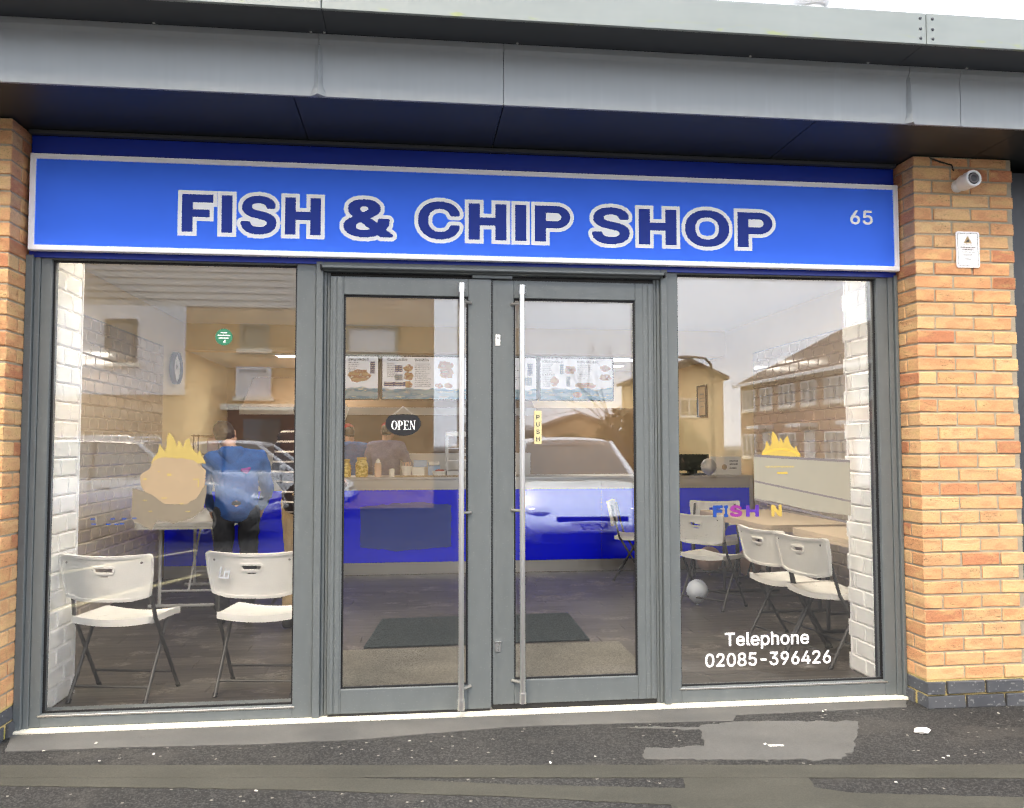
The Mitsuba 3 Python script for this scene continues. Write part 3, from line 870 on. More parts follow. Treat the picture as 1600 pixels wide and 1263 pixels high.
# OPEN sign hanging behind the left door's glass
k = 'open_sign'
yO = DG - 0.0095
outl = Point(0, 0).buffer(1, quad_segs=20)
board = union_all([affinity.scale(outl, 0.092, 0.064).intersection(sbox(-0.2, -0.2, 0.2, 0.035)), affinity.scale(Point(-0.0, 0.035).buffer(1, quad_segs=16), 0.078, 0.014, origin=(0, 0.035))])
add(k + '__board', upright(ext(affinity.translate(board, -0.055, 1.510), 0.006), 0, yO + 0.006, 0), 'black_plastic')
label(k, 'black oval OPEN sign hanging on the left door glass', 'sign')


def serif_open():
    S_, t_ = 0.014, 0.006
    out = []
    O = affinity.scale(Point(0, 0).buffer(1, quad_segs=16), 0.0165, 0.0235).difference(affinity.scale(Point(0, 0).buffer(1, quad_segs=16), 0.0085, 0.0205))
    out.append(affinity.translate(O, 0.0165, 0.0235))
    def slab(x, w=0.016):
        return [sbox(x - w / 2, 0, x + w / 2, 0.003), sbox(x - w / 2, 0.044, x + w / 2, 0.047)]
    bowl = affinity.scale(Point(0, 0).buffer(1, quad_segs=12), 0.017, 0.0135).difference(affinity.scale(Point(0, 0).buffer(1, quad_segs=12), 0.0095, 0.0108)).intersection(sbox(0, -0.1, 0.1, 0.1))
    out.append(affinity.translate(union_all([sbox(0.003, 0, 0.010, 0.047), affinity.translate(bowl, 0.009, 0.0335)] + slab(0.0065)), 0.0355, 0))
    E_ = union_all([sbox(0.003, 0, 0.010, 0.047), sbox(0.003, 0, 0.028, 0.003), sbox(0.003, 0.044, 0.027, 0.047), sbox(0.003, 0.0225, 0.022, 0.0255), sbox(0.0255, 0, 0.028, 0.012), sbox(0.0245, 0.036, 0.027, 0.047), sbox(0.020, 0.0185, 0.022, 0.0295)] + slab(0.0065))
    out.append(affinity.translate(E_, 0.0655, 0))
    N_ = union_all([sbox(0.004, 0, 0.0065, 0.047), sbox(0.0275, 0, 0.030, 0.047), Polygon([(0.002, 0.047), (0.010, 0.047), (0.030, 0.0), (0.0245, 0.0)])] + slab(0.005, 0.011)[:1] + slab(0.029, 0.011)[1:])
    out.append(affinity.translate(N_, 0.0965, 0))
    return out


for g in serif_open():
    add(k + '__letter', upright(ext(affinity.affine_transform(g, [0.97, 0, 0, 1.0, -0.117, 1.478]), 0.0012), 0, yO - 0.0002, 0), 'white_vinyl')
add(k + '__cord', cat([tube([(-0.11, yO + 0.004, 1.552), (-0.055, yO + 0.003, 1.60)], 0.0012, 6), tube([(-0.055, yO + 0.003, 1.60), (-0.0, yO + 0.004, 1.552)], 0.0012, 6)]), 'white_paint')

# ------------------------------------------------------------------ camera and notice on the right pier
k = 'security_camera'
label(k, 'white bullet security camera high on the right brick pier', 'camera')
ctr, dirn = np.array([2.975, -0.245, 2.822]), np.array([0.02, -1.0, 0.015])
dirn /= np.linalg.norm(dirn)
base = np.array([2.962, -0.205, 2.822])


def along(profile, o, d, sides=28, sc=1.0):
    m = lathe(profile, sides).apply_scale(sc)
    z = np.array([0, 0, 1.0]); ax = np.cross(z, d); s_ = np.linalg.norm(ax)
    m.apply_transform(trimesh.transformations.rotation_matrix(math.atan2(s_, z @ d), ax / s_))
    m.apply_translation(o)
    return m


add(k + '__bracket', along([(0, 0), (0.034, 0), (0.034, 0.012), (0.018, 0.030), (0, 0.030)], base + np.array([-0.004, 0.006, -0.01]), np.array([0.05, -1.0, 0.0])), 'white_paint', smooth=40)
o = ctr + np.array([0.0, 0.02, 0.0])
add(k + '__body', along([(0, -0.01), (0.036, -0.01), (0.050, 0.006), (0.050, 0.060), (0.053, 0.062), (0.053, 0.105), (0.048, 0.110), (0.040, 0.108), (0.038, 0.098), (0, 0.098)], o, dirn, 28, 0.86), 'white_paint', smooth=40)
add(k + '__lens', along([(0, 0.0985), (0.0372, 0.0985), (0.0362, 0.103), (0.020, 0.107), (0, 0.108)], o, dirn, 28, 0.86), 'black_plastic', smooth=40)
add(k + '__sensor_ring', along([(0.022, 0.1055), (0.030, 0.1045), (0.030, 0.1062), (0.022, 0.1075)], o, dirn, 28, 0.86), 'decal_grey', smooth=40)
add(k + '__cable', tube([(2.945, -0.198, 2.90), (2.93, -0.204, 2.93), (2.86, -0.205, 2.945), (2.80, -0.20, 2.968)], 0.004, 8), 'gasket', smooth=50)
k = 'wall_notice'
label(k, 'white rectangular notice with a triangle symbol on the right pier', 'notice')
nx0, nx1, nz0, nz1, ny = 2.940, 3.078, 2.362, 2.562, -0.2035
add(k, upright(ext(rrect(nx0, nz0, nx1, nz1, 0.012), 0.003), 0, ny, 0), 'white_paint')
fr = rrect(nx0 + 0.009, nz0 + 0.009, nx1 - 0.009, nz1 - 0.009, 0.007)
add(k + '__border', upright(ext(fr.difference(fr.buffer(-0.0022)), 0.0006), 0, ny - 0.003, 0), 'decal_grey')
mx = (nx0 + nx1) / 2
tri = Polygon([(mx - 0.024, 2.497), (mx + 0.024, 2.497), (mx, 2.538)])
add(k + '__triangle', upright(ext(tri, 0.0006), 0, ny - 0.003, 0), 'khaki')
add(k + '__triangle_mark', upright(ext(union_all([sbox(mx - 0.009, 2.504, mx + 0.009, 2.512), Polygon([(mx - 0.004, 2.512), (mx + 0.008, 2.512), (mx + 0.003, 2.522)])]), 0.0004), 0, ny - 0.0037, 0), 'dark_print')
rr = np.random.default_rng(9)
lines = []
for zc, w, h in ((2.488, 0.052, 0.002), (2.474, 0.086, 0.006), (2.462, 0.064, 0.006), (2.448, 0.084, 0.003), (2.436, 0.06, 0.002), (2.430, 0.05, 0.002), (2.410, 0.036, 0.006), (2.388, 0.058, 0.002)):
    x = mx - w / 2
    while x < mx + w / 2 - 0.003:
        L = min(float(rr.uniform(0.004, 0.014)), mx + w / 2 - x)
        lines.append(sbox(x, zc - h / 2, x + L, zc + h / 2)); x += L + 0.0028
add(k + '__print', upright(ext(union_all(lines), 0.0004), 0, ny - 0.003, 0), 'decal_grey')
# ------------------------------------------------------------------ lit ceiling panels
def lamp_panel(key, x, y, z, lx, ly, text):
    label(key, text, 'ceiling light', 'lit panels in the shop ceiling')
    add(key + '__frame', cat([bx(x - lx / 2 - 0.02, x + lx / 2 + 0.02, y - ly / 2 - 0.02, y - ly / 2, z - 0.012, z), bx(x - lx / 2 - 0.02, x + lx / 2 + 0.02, y + ly / 2, y + ly / 2 + 0.02, z - 0.012, z),
                              bx(x - lx / 2 - 0.02, x - lx / 2, y - ly / 2, y + ly / 2, z - 0.012, z), bx(x + lx / 2, x + lx / 2 + 0.02, y - ly / 2, y + ly / 2, z - 0.012, z)]), 'white_paint')
    m = trimesh.Trimesh([(x - lx / 2, y - ly / 2, z - 0.006), (x + lx / 2, y - ly / 2, z - 0.006), (x + lx / 2, y + ly / 2, z - 0.006), (x - lx / 2, y + ly / 2, z - 0.006)], [[0, 2, 1], [0, 3, 2]], process=False)
    add(key + '__diffuser', mikit.ply(m, 'white_paint', emitter={'type': 'area', 'radiance': rgb(*LAMP)}), None)


for i, (x, y) in enumerate(((-1.35, 5.95), (-0.95, 6.85), (2.55, 5.95), (2.55, 6.85))):
    lamp_panel('ceiling_light' if i == 0 else f'ceiling_light_{i:03d}', x, y, 2.499, 0.60, 0.28, ('lit panel in the low ceiling at the left, nearer the counter', 'lit panel in the low ceiling at the left, towards the back wall', 'lit panel in the low ceiling at the right, nearer the counter', 'lit panel in the low ceiling at the right, towards the back wall')[i])
for i, (x, y) in enumerate(((-1.2, 1.0), (-0.5, 1.85), (2.0, 1.85), (1.4, 1.0))):
    lamp_panel(f'ceiling_light_{i + 4:03d}', x, y, 2.799, 0.60, 0.60, ('square lit panel over the left window chairs', 'square lit panel over the inside of the left door', 'square lit panel above the right window tables', 'square lit panel just inside the right door')[i])

# ------------------------------------------------------------------ mats
def mat(key, pts, z, th, mt, text):
    add(key, sheet(Polygon(pts).buffer(-0.012).buffer(0.012, quad_segs=4), z, th), mt)
    label(key, text, 'mat')


mat('door_mat', [(-0.33, 1.36), (1.23, 1.40), (1.25, 2.34), (-0.24, 2.29)], 0.0325, 0.009, 'mat_dark', 'dark rubber mat on the floor just behind the grey mat')
mat('door_mat_001', [(-0.52, 0.24), (1.40, 0.24), (1.42, 1.33), (-0.56, 1.30)], 0.0325, 0.008, 'coir', 'wide grey brown coir mat right behind the doors')

# ------------------------------------------------------------------ folding chairs (built facing +y, z = 0 at the feet)
def warp(m, fn, size=0.03):
    v, f = trimesh.remesh.subdivide_to_size(m.vertices, m.faces, size)
    t = trimesh.Trimesh(*fn(v, f), process=False) if False else trimesh.Trimesh(fn(v), f, process=True)
    return t


def chair_parts():
    out = []
    # backrest: a shell panel with a hand slot, curved in plan
    w, h, th = 0.255, 0.125, 0.020
    sh = Polygon([(-w, h), (w, h), (w * 0.985, h * 0.2), (w * 0.90, -h * 0.88), (w * 0.55, -h), (-w * 0.55, -h), (-w * 0.90, -h * 0.88), (-w * 0.985, h * 0.2)]).buffer(-0.02).buffer(0.02, quad_segs=4)
    slot = Polygon([(-0.060, 0.060), (0.060, 0.060), (0.048, 0.036), (-0.048, 0.036)]).buffer(-0.006).buffer(0.006, quad_segs=4)
    lab = sbox(-0.026, 0.010, 0.026, 0.018)
    m = trimesh.creation.extrude_polygon(sh.difference(slot).difference(lab), th, engine='earcut')
    rim = ext(sh.difference(sh.buffer(-0.016)), 0.007); rim.apply_translation((0, 0, -0.007))
    lip = ext(slot.buffer(0.010).difference(slot), 0.006); lip.apply_translation((0, 0, -0.006))

    def back(v):
        x, y, z = v[:, 0], v[:, 1], v[:, 2]
        curve = 0.030 * (1 - (x / w) ** 2)
        sag = -0.014 * (1 - (x / w) ** 2)
        # panel plane: leaning back; z of the flat panel is depth (+ = forward)
        zz = 0.675 + y * 0.985 + sag
        yy = -0.235 - (y) * 0.20 + z - curve
        return np.stack([x, yy, zz], 1)
    bk = warp(m, back, 0.04)
    out.append(('backrest', bk, 'chair_white', 35))
    out.append(('backrest__rim', cat([warp(rim, back, 0.04), warp(lip, back, 0.04)]), 'chair_white', 35))
    for sx in (-0.205, 0.205):
        sm = trimesh.creation.cylinder(radius=0.006, height=0.006, sections=10); sm.apply_translation((sx, 0.082, 0.0))
        out.append(('backrest__screw', warp(sm, back, 0.04), 'decal_grey', False))
    # seat
    ws, d0, d1 = 0.215, -0.20, 0.205
    st = Polygon([(-ws, d0), (ws, d0), (ws, d1 - 0.03), (ws * 0.93, d1), (-ws * 0.93, d1), (-ws, d1 - 0.03)]).buffer(-0.015).buffer(0.015, quad_segs=4)
    m = trimesh.creation.extrude_polygon(st, 0.022, engine='earcut')
    sr = ext(st.difference(st.buffer(-0.012)), 0.016); sr.apply_translation((0, 0, -0.014))

    def seat(v):
        x, y, z = v[:, 0], v[:, 1], v[:, 2]
        dish = -0.022 * (1 - (x / ws) ** 2) - 0.010 * np.clip((y - 0.12) / 0.08, 0, 1) ** 2 + 0.012 * np.clip((-0.14 - y) / 0.06, 0, 1)
        return np.stack([x, y, z + 0.425 + dish], 1)
    out.append(('seat', warp(m, seat, 0.04), 'chair_white', 35))
    out.append(('seat__rim', warp(sr, seat, 0.04), 'chair_white', 35))
    for s in (-1, 1):
        out.append(('back_post', tube([(s * 0.200, -0.222, 0.765), (s * 0.212, -0.190, 0.62), (s * 0.226, -0.145, 0.445), (s * 0.232, 0.125, 0.012)], 0.0105, 10), 'chair_steel', 50))
        out.append(('leg', tube([(s * 0.200, 0.120, 0.422), (s * 0.206, 0.02, 0.388), (s * 0.210, -0.205, 0.012)], 0.0105, 10), 'chair_steel', 50))
        out.append(('foot', tube([(s * 0.232, 0.121, 0.020), (s * 0.232, 0.134, 0.0)], 0.0130, 10), 'black_plastic', 50))
        out.append(('foot', tube([(s * 0.210, -0.200, 0.020), (s * 0.210, -0.212, 0.0)], 0.0130, 10), 'black_plastic', 50))
    out.append(('crossbar', tube([(-0.230, 0.069, 0.102), (0.230, 0.069, 0.102)], 0.0075, 8), 'chair_steel', 50))
    out.append(('crossbar', tube([(-0.208, -0.165, 0.078), (0.208, -0.165, 0.078)], 0.0075, 8), 'chair_steel', 50))
    return out


CH = [(n, mikit.ply(m, b, smooth=s)) for n, m, b, s in chair_parts()]
nchair = 0


def chair(x, y, deg, text, group=None, z=ZF):
    """deg 0 faces +y; positive turns clockwise seen from above."""
    global nchair
    key = 'folding_chair' if nchair == 0 else f'folding_chair_{nchair:03d}'
    nchair += 1
    label(key, text, 'chair', 'white folding chairs in the shop')
    tr = T().translate([x, y, z]).rotate([0, 0, 1], -deg)
    cnt = {}
    for n, sh in CH:
        scene_key = f'{key}__{n}'
        place(scene_key, sh, tr)
    return key


cA = chair(-1.575, 0.52, 10, 'white folding chair at the lower left of the left window, leftmost of all')
cB = chair(-0.83, 0.54, 8, 'white folding chair with a pale blue label on its back, right of the leftmost chair')
m = ext(sbox(-0.028, -0.036, 0.028, 0.036).difference(union_all([sbox(-0.020, -0.028, -0.002, 0.028), sbox(0.004, -0.028, 0.020, -0.004), sbox(0.004, 0.006, 0.020, 0.028)]).buffer(0.0)), 0.0008)
m.apply_transform(np.array([[1, 0, 0, 0], [0, 0, -1, 0], [0, 1, 0, 0], [0, 0, 0, 1.0]]))
m.apply_transform(trimesh.transformations.rotation_matrix(0.12, (0, 1, 0)))
m.apply_transform(trimesh.transformations.rotation_matrix(-0.20, (1, 0, 0)))
m.apply_translation((-0.145, -0.2660, 0.685))
place(cB + '__label', mikit.ply(m, 'balloon_white'), T().translate([-0.83, 0.54, ZF]).rotate([0, 0, 1], -8))
chair(2.56, 2.56, 52, 'white folding chair at the near left corner of the far tan table')
chair(2.63, 1.22, 78, 'white folding chair in the middle of the row at the right window')
chair(2.69, 0.74, 78, 'white folding chair nearest the glass at the right window')
chair(3.02, 3.75, 200, 'white folding chair behind the far tan table with a blue balloon on it')
chair(2.28, 4.05, 110, 'white folding chair by the counter half hidden by the right door frame')
chair(3.52, 0.95, 265, 'white folding chair on the far side of the near tan table by the tiled wall')
chair(-1.02, 2.86, -80, 'white folding chair behind the person in blue at the left table')

# ------------------------------------------------------------------ folding tables
def table(key, x0, x1, y0, y1, top, leg, text, zt_=0.74, grey=False):
    label(key, text, 'table')
    p = rrect(x0, y0, x1, y1, 0.06)
    m = ext(p, 0.030); m.apply_translation((0, 0, ZF + zt_ - 0.030))
    add(key + '__top', m, top)
    e = ext(p.difference(p.buffer(-0.014)), 0.022); e.apply_translation((0, 0, ZF + zt_ - 0.054))
    add(key + '__edge', e, top)
    cx = (x0 + x1) / 2
    for yy, s in ((y0 + 0.30, 1), (y1 - 0.30, -1)):
        for xx in (x0 + 0.14, x1 - 0.14):
            add(key + '__leg', tube([(xx, yy, ZF + zt_ - 0.04), (xx, yy, ZF + 0.02)], 0.0145, 10), leg, smooth=50)
        add(key + '__foot_bar', tube([(x0 + 0.05, yy, ZF + 0.016), (x1 - 0.05, yy, ZF + 0.016)], 0.0145, 10), leg, smooth=50)
        add(key + '__brace', tube([(cx, yy, ZF + 0.14), (cx, yy + s * 0.42, ZF + zt_ - 0.045)], 0.009, 8), leg, smooth=50)
        add(key + '__stretcher', tube([(x0 + 0.14, yy, ZF + 0.14), (x1 - 0.14, yy, ZF + 0.14)], 0.010, 8), leg, smooth=50)
        add(key + '__rail', bx(x0 + 0.10, x1 - 0.10, yy - 0.014, yy + 0.014, ZF + zt_ - 0.072, ZF + zt_ - 0.046), 'chair_steel')


table('folding_table', -2.27, -1.52, 2.72, 4.45, 'table_white', 'table_leg', 'grey white folding table behind the left window')
table('folding_table_001', 2.74, 3.46, 1.88, 3.45, 'table_tan', 'chair_steel', 'tan folding table at the back of the right window')
table('folding_table_002', 2.86, 3.58, 0.62, 1.72, 'table_tan', 'chair_steel', 'tan folding table closest to the right window')

# ------------------------------------------------------------------ counter and what stands on it
k = 'shop_counter'
CY = 4.60
label(k, 'long service counter with glossy blue front and steel kickboard', 'counter')
add(k + '__carcass', bx(-2.55, 3.74, CY + 0.012, 5.28, 0.03, 1.035), 'timber_brown')
add(k + '__worktop', bx(-2.57, 3.755, CY - 0.03, 5.30, 1.036, 1.062, 0.003), 'steel_brushed')
cu = [-2.55, -1.02, 0.52, 2.05, 3.74]
for a, b in zip(cu[:-1], cu[1:]):
    add(k + '__front_panel', bx(a + 0.0015, b - 0.0015, CY, CY + 0.011, 0.160, 0.925, 0.002), 'counter_blue')
    add(k + '__steel_band', bx(a + 0.001, b - 0.001, CY - 0.006, CY + 0.011, 0.9265, 1.0355, 0.002), 'steel_brushed')
    add(k + '__kickboard', bx(a + 0.001, b - 0.001, CY + 0.004, CY + 0.011, 0.034, 0.1585, 0.001), 'steel_brushed')
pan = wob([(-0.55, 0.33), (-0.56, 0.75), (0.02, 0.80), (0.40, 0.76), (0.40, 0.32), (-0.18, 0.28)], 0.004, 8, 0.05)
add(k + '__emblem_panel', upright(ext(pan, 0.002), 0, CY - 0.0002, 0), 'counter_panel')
add(k + '__end_post', bx(3.741, 3.782, CY - 0.01, 5.28, 0.03, 1.062, 0.003), 'steel_brushed')


def item(key, ms, text, cat_, group=None):
    label(key, text, cat_, group)
    for n, m, b, s in ms:
        add(f'{key}__{n}', m, b, smooth=s)


ZC = 1.0625


def jar(x, y, sc=1.0):
    b = lathe([(0, 0), (0.058, 0), (0.064, 0.012), (0.066, 0.10), (0.064, 0.135), (0.046, 0.165), (0.046, 0.172), (0, 0.172)]).apply_scale(sc).apply_translation((x, y, ZC))
    l = lathe([(0, 0.172), (0.050, 0.172), (0.051, 0.195), (0.047, 0.200), (0, 0.200)]).apply_scale(sc).apply_translation((x, y, ZC))
    return b, l


def col_pickle(p, n, uv):
    f = fbm(p.x * 45, p.y * 45, p.z * 60, 2)
    return mix((0.44, 0.30, 0.035), (0.70, 0.55, 0.16), smoothstep(0.35, 0.65, f))


pr('pickle', proc(col_pickle), 0.12)
pr('sauce_pink', (0.66, 0.46, 0.36), 0.3)
pr('paper_box', (0.72, 0.71, 0.68), 0.7)
pr('box_blue', (0.32, 0.45, 0.66), 0.6)
pr('red_food', (0.50, 0.12, 0.07), 0.5)
for i, (x, sc) in enumerate(((-0.735, 0.95), (-0.560, 1.05))):
    b, l = jar(x, 4.80, sc)
    item('pickle_jar' if i == 0 else 'pickle_jar_001', [('body', b, 'pickle', 40), ('lid', l, 'flame_yellow', 40)], ('yellow jar of pickles at the left end of the counter view', 'bigger yellow jar of pickles next to the pink bottle')[i], 'jar')
item('sauce_bottle', [('body', lathe([(0, 0), (0.034, 0), (0.037, 0.01), (0.037, 0.12), (0.030, 0.15), (0, 0.15)]).apply_translation((-0.385, 4.78, ZC)), 'sauce_pink', 40),
                      ('cap', lathe([(0, 0.15), (0.026, 0.15), (0.020, 0.175), (0.006, 0.195), (0, 0.195)]).apply_translation((-0.385, 4.78, ZC)), 'white_paint', 40)], 'pink sauce bottle with white cap on the counter', 'bottle')
item('shaker', [('body', lathe([(0, 0), (0.028, 0), (0.032, 0.085), (0, 0.085)]).apply_translation((-0.235, 4.78, ZC)), 'paper_box', 40)], 'small white tub right of the sauce bottle on the counter', 'tub')
item('paper_cup', [('cup', lathe([(0, 0.004), (0.042, 0.0), (0.058, 0.115), (0.054, 0.115), (0.040, 0.008), (0, 0.008)]).apply_translation((-0.075, 4.76, ZC)), 'paper_box', 40)] +
     [('chip', bx(-0.005, 0.005, -0.005, 0.005, 0, 0.11).apply_transform(trimesh.transformations.rotation_matrix(0.25 * math.sin(j * 2.1), (math.cos(j), math.sin(j), 0))).apply_translation((-0.075 + 0.022 * math.cos(j * 2.4), 4.76 + 0.022 * math.sin(j * 2.4), ZC + 0.05)), 'sauce_pink', False) for j in range(7)], 'white paper cup of chips on the counter below the OPEN sign', 'cup')
item('carton_stack', [('carton', bx(-0.02, 0.12, 4.86, 5.02, ZC, ZC + 0.10, 0.004), 'paper_box', False), ('carton', bx(0.00, 0.15, 4.87, 5.03, ZC + 0.101, ZC + 0.175, 0.004), 'box_blue', False)], 'stack of white and blue cartons on the counter', 'carton')
item('blue_carton', [('carton', bx(0.16, 0.29, 4.82, 4.98, ZC, ZC + 0.15, 0.004), 'box_blue', False), ('flap', bx(0.165, 0.285, 4.80, 4.819, ZC + 0.12, ZC + 0.16, 0.002), 'paper_box', False)], 'pale blue carton between the stack and the red tub', 'carton')
item('food_tub', [('tub', lathe([(0, 0.0), (0.062, 0.0), (0.074, 0.062), (0.069, 0.062), (0.06, 0.008), (0, 0.008)]).apply_translation((0.275, 4.72, ZC)), 'paper_box', 40)] +
     [('filling', cat([ball((0.275 + 0.04 * math.cos(j * 2.4) * (j / 8), 4.72 + 0.04 * math.sin(j * 2.4) * (j / 8), ZC + 0.06), (0.022, 0.022, 0.018), 2) for j in range(9)]), 'red_food', True)], 'white tub of red food on the counter beside the steel cabinet', 'tub')
item('serving_tray', [('tray', bx(-0.20, 0.50, 4.655, 4.70, ZC, ZC + 0.014, 0.003), 'decal_tan', False)], 'long tan tray edge along the front of the counter', 'tray')
# heated glass cabinet
label('heated_cabinet', 'steel and glass heated cabinet on the counter behind the left door handle', 'cabinet')
hk, hx0, hx1, hy0, hy1 = 'heated_cabinet', 0.36, 1.02, 4.78, 5.22
add(hk + '__base', bx(hx0, hx1, hy0, hy1, ZC, ZC + 0.06, 0.004), 'steel_brushed')
add(hk + '__top', bx(hx0, hx1, hy0, hy1, ZC + 0.44, ZC + 0.49, 0.004), 'white_paint')
for x in (hx0, hx1 - 0.02):
    for y in (hy0, hy1 - 0.02):
        add(hk + '__post', bx(x, x + 0.02, y, y + 0.02, ZC + 0.0605, ZC + 0.4395), 'steel_brushed')
for z in (0.17, 0.30):
    add(hk + '__shelf', bx(hx0 + 0.021, hx1 - 0.021, hy0 + 0.021, hy1 - 0.021, ZC + z, ZC + z + 0.010), 'steel')
for j in range(5):
    add(hk + '__pie', lathe([(0, 0), (0.04, 0), (0.05, 0.025), (0.03, 0.035), (0, 0.037)]).apply_translation((hx0 + 0.10 + 0.115 * j, 4.92, ZC + (0.181 if j % 2 else 0.311))), 'timber_brown', smooth=40)
# till, box and papers at the right end
item('till_screen', [('screen', bx(2.98, 3.33, 4.74, 4.78, ZC + 0.05, ZC + 0.235, 0.006), 'black_plastic', False), ('stand', bx(3.10, 3.20, 4.781, 4.84, ZC, ZC + 0.14, 0.004), 'black_plastic', False), ('base', bx(3.02, 3.30, 4.72, 4.90, ZC, ZC + 0.018, 0.004), 'black_plastic', False)], 'black till screen on the right end of the counter', 'till')
item('card_box', [('box', bx(3.40, 3.70, 4.72, 4.92, ZC, ZC + 0.205, 0.003), 'paper_box', False)] + [('print', upright(ext(sbox(3.56, ZC + z0_, 3.56 + w_, ZC + z0_ + 0.014), 0.0008), 0, 4.7198, 0), 'decal_grey', False) for z0_, w_ in ((0.15, 0.10), (0.115, 0.10), (0.07, 0.08))] +
     [('print', upright(ext(Point(3.50, ZC + 0.09).buffer(0.03), 0.0008), 0, 4.7198, 0), 'decal_tan', False)], 'white printed card box on the right end of the counter', 'box')
item('leaflet_rack', [('rack', bx(2.76, 2.90, 4.74, 4.84, ZC, ZC + 0.16, 0.003), 'paper_box', False), ('leaflet', bx(2.775, 2.885, 4.75, 4.76, ZC + 0.161, ZC + 0.25, 0.001), 'decal_tan', False)], 'small cream leaflet rack left of the till screen', 'rack')


def balloon(key, x, y, z, r, mt, text):
    m = ball((0, 0, 0), r, 4)
    v = m.vertices
    v[:, 2] *= 1.10
    low = np.clip(-v[:, 2] / r, 0, 1)
    v[:, :2] *= (1 - 0.22 * low ** 2)[:, None]
    m = move(m, (x, y, z))
    label(key, text, 'balloon')
    add(key + '__skin', m, mt, smooth=True)
    add(key + '__knot', lathe([(0, 0), (0.010, -0.012), (0.006, -0.018), (0, -0.018)], 10).apply_translation((x, y, z - r * 1.09)), mt, smooth=40)


balloon('balloon', 2.42, 2.58, ZF + 0.118, 0.092, 'balloon_white', 'white balloon lying on the floor inside the right window')
balloon('balloon_001', 3.02, 3.72, ZF + 0.60, 0.125, 'balloon_blue', 'blue balloon on the chair behind the far tan table')
balloon('balloon_002', 3.22, 4.46, ZC + 0.10, 0.085, 'balloon_grey', 'silver grey balloon in front of the till screen')
balloon('balloon_003', 2.62, 4.20, ZF + 0.15, 0.12, 'balloon_pink', 'beige balloon on the floor by the counter')
balloon('balloon_004', 3.10, 4.15, ZF + 0.16, 0.13, 'balloon_pink', 'beige pink balloon under the far tan table')
balloon('balloon_005', 3.45, 3.95, ZF + 0.15, 0.13, 'balloon_pink', 'pinkish balloon on the floor beside the tiled wall')

# ------------------------------------------------------------------ menu boards
def col_wave(p, n, uv):
    f = fbm(p.x * 7, 1.0, p.z * 22, 4)
    c = mix((0.12, 0.40, 0.74), (0.48, 0.72, 0.94), smoothstep(0.35, 0.65, f))
    return mix(c, C3(0.80, 0.88, 0.92), smoothstep(0.60, 0.70, fbm(p.x * 16, 4.0, p.z * 34, 3)))


pr('wave_print', proc(col_wave), 0.4)


def col_food(p, n, uv):
    f = fbm(p.x * 26, 2.0, p.z * 30, 3)
    return mix(mix((0.80, 0.58, 0.32), (0.66, 0.28, 0.18), smoothstep(0.40, 0.60, f)), (0.86, 0.82, 0.72), smoothstep(0.60, 0.70, f))


pr('food_print', proc(col_food), 0.5)
pr('menu_white', (0.86, 0.87, 0.90), 0.4)
pr('menu_blue', (0.09, 0.11, 0.42), 0.5)
pr('print_grey', (0.34, 0.34, 0.38), 0.6)
MY, MZ0, MZ1 = 5.405, 1.930, 2.455


def blobp(cx, cz, rx, rz, seed):
    r = np.random.default_rng(seed)
    a = np.linspace(0, 2 * np.pi, 15)[:-1]
    q = r.uniform(0.72, 1.1, 14)
    return Polygon([(cx + rx * q[i] * math.cos(t), cz + rz * q[i] * math.sin(t)) for i, t in enumerate(a)]).buffer(0.008)


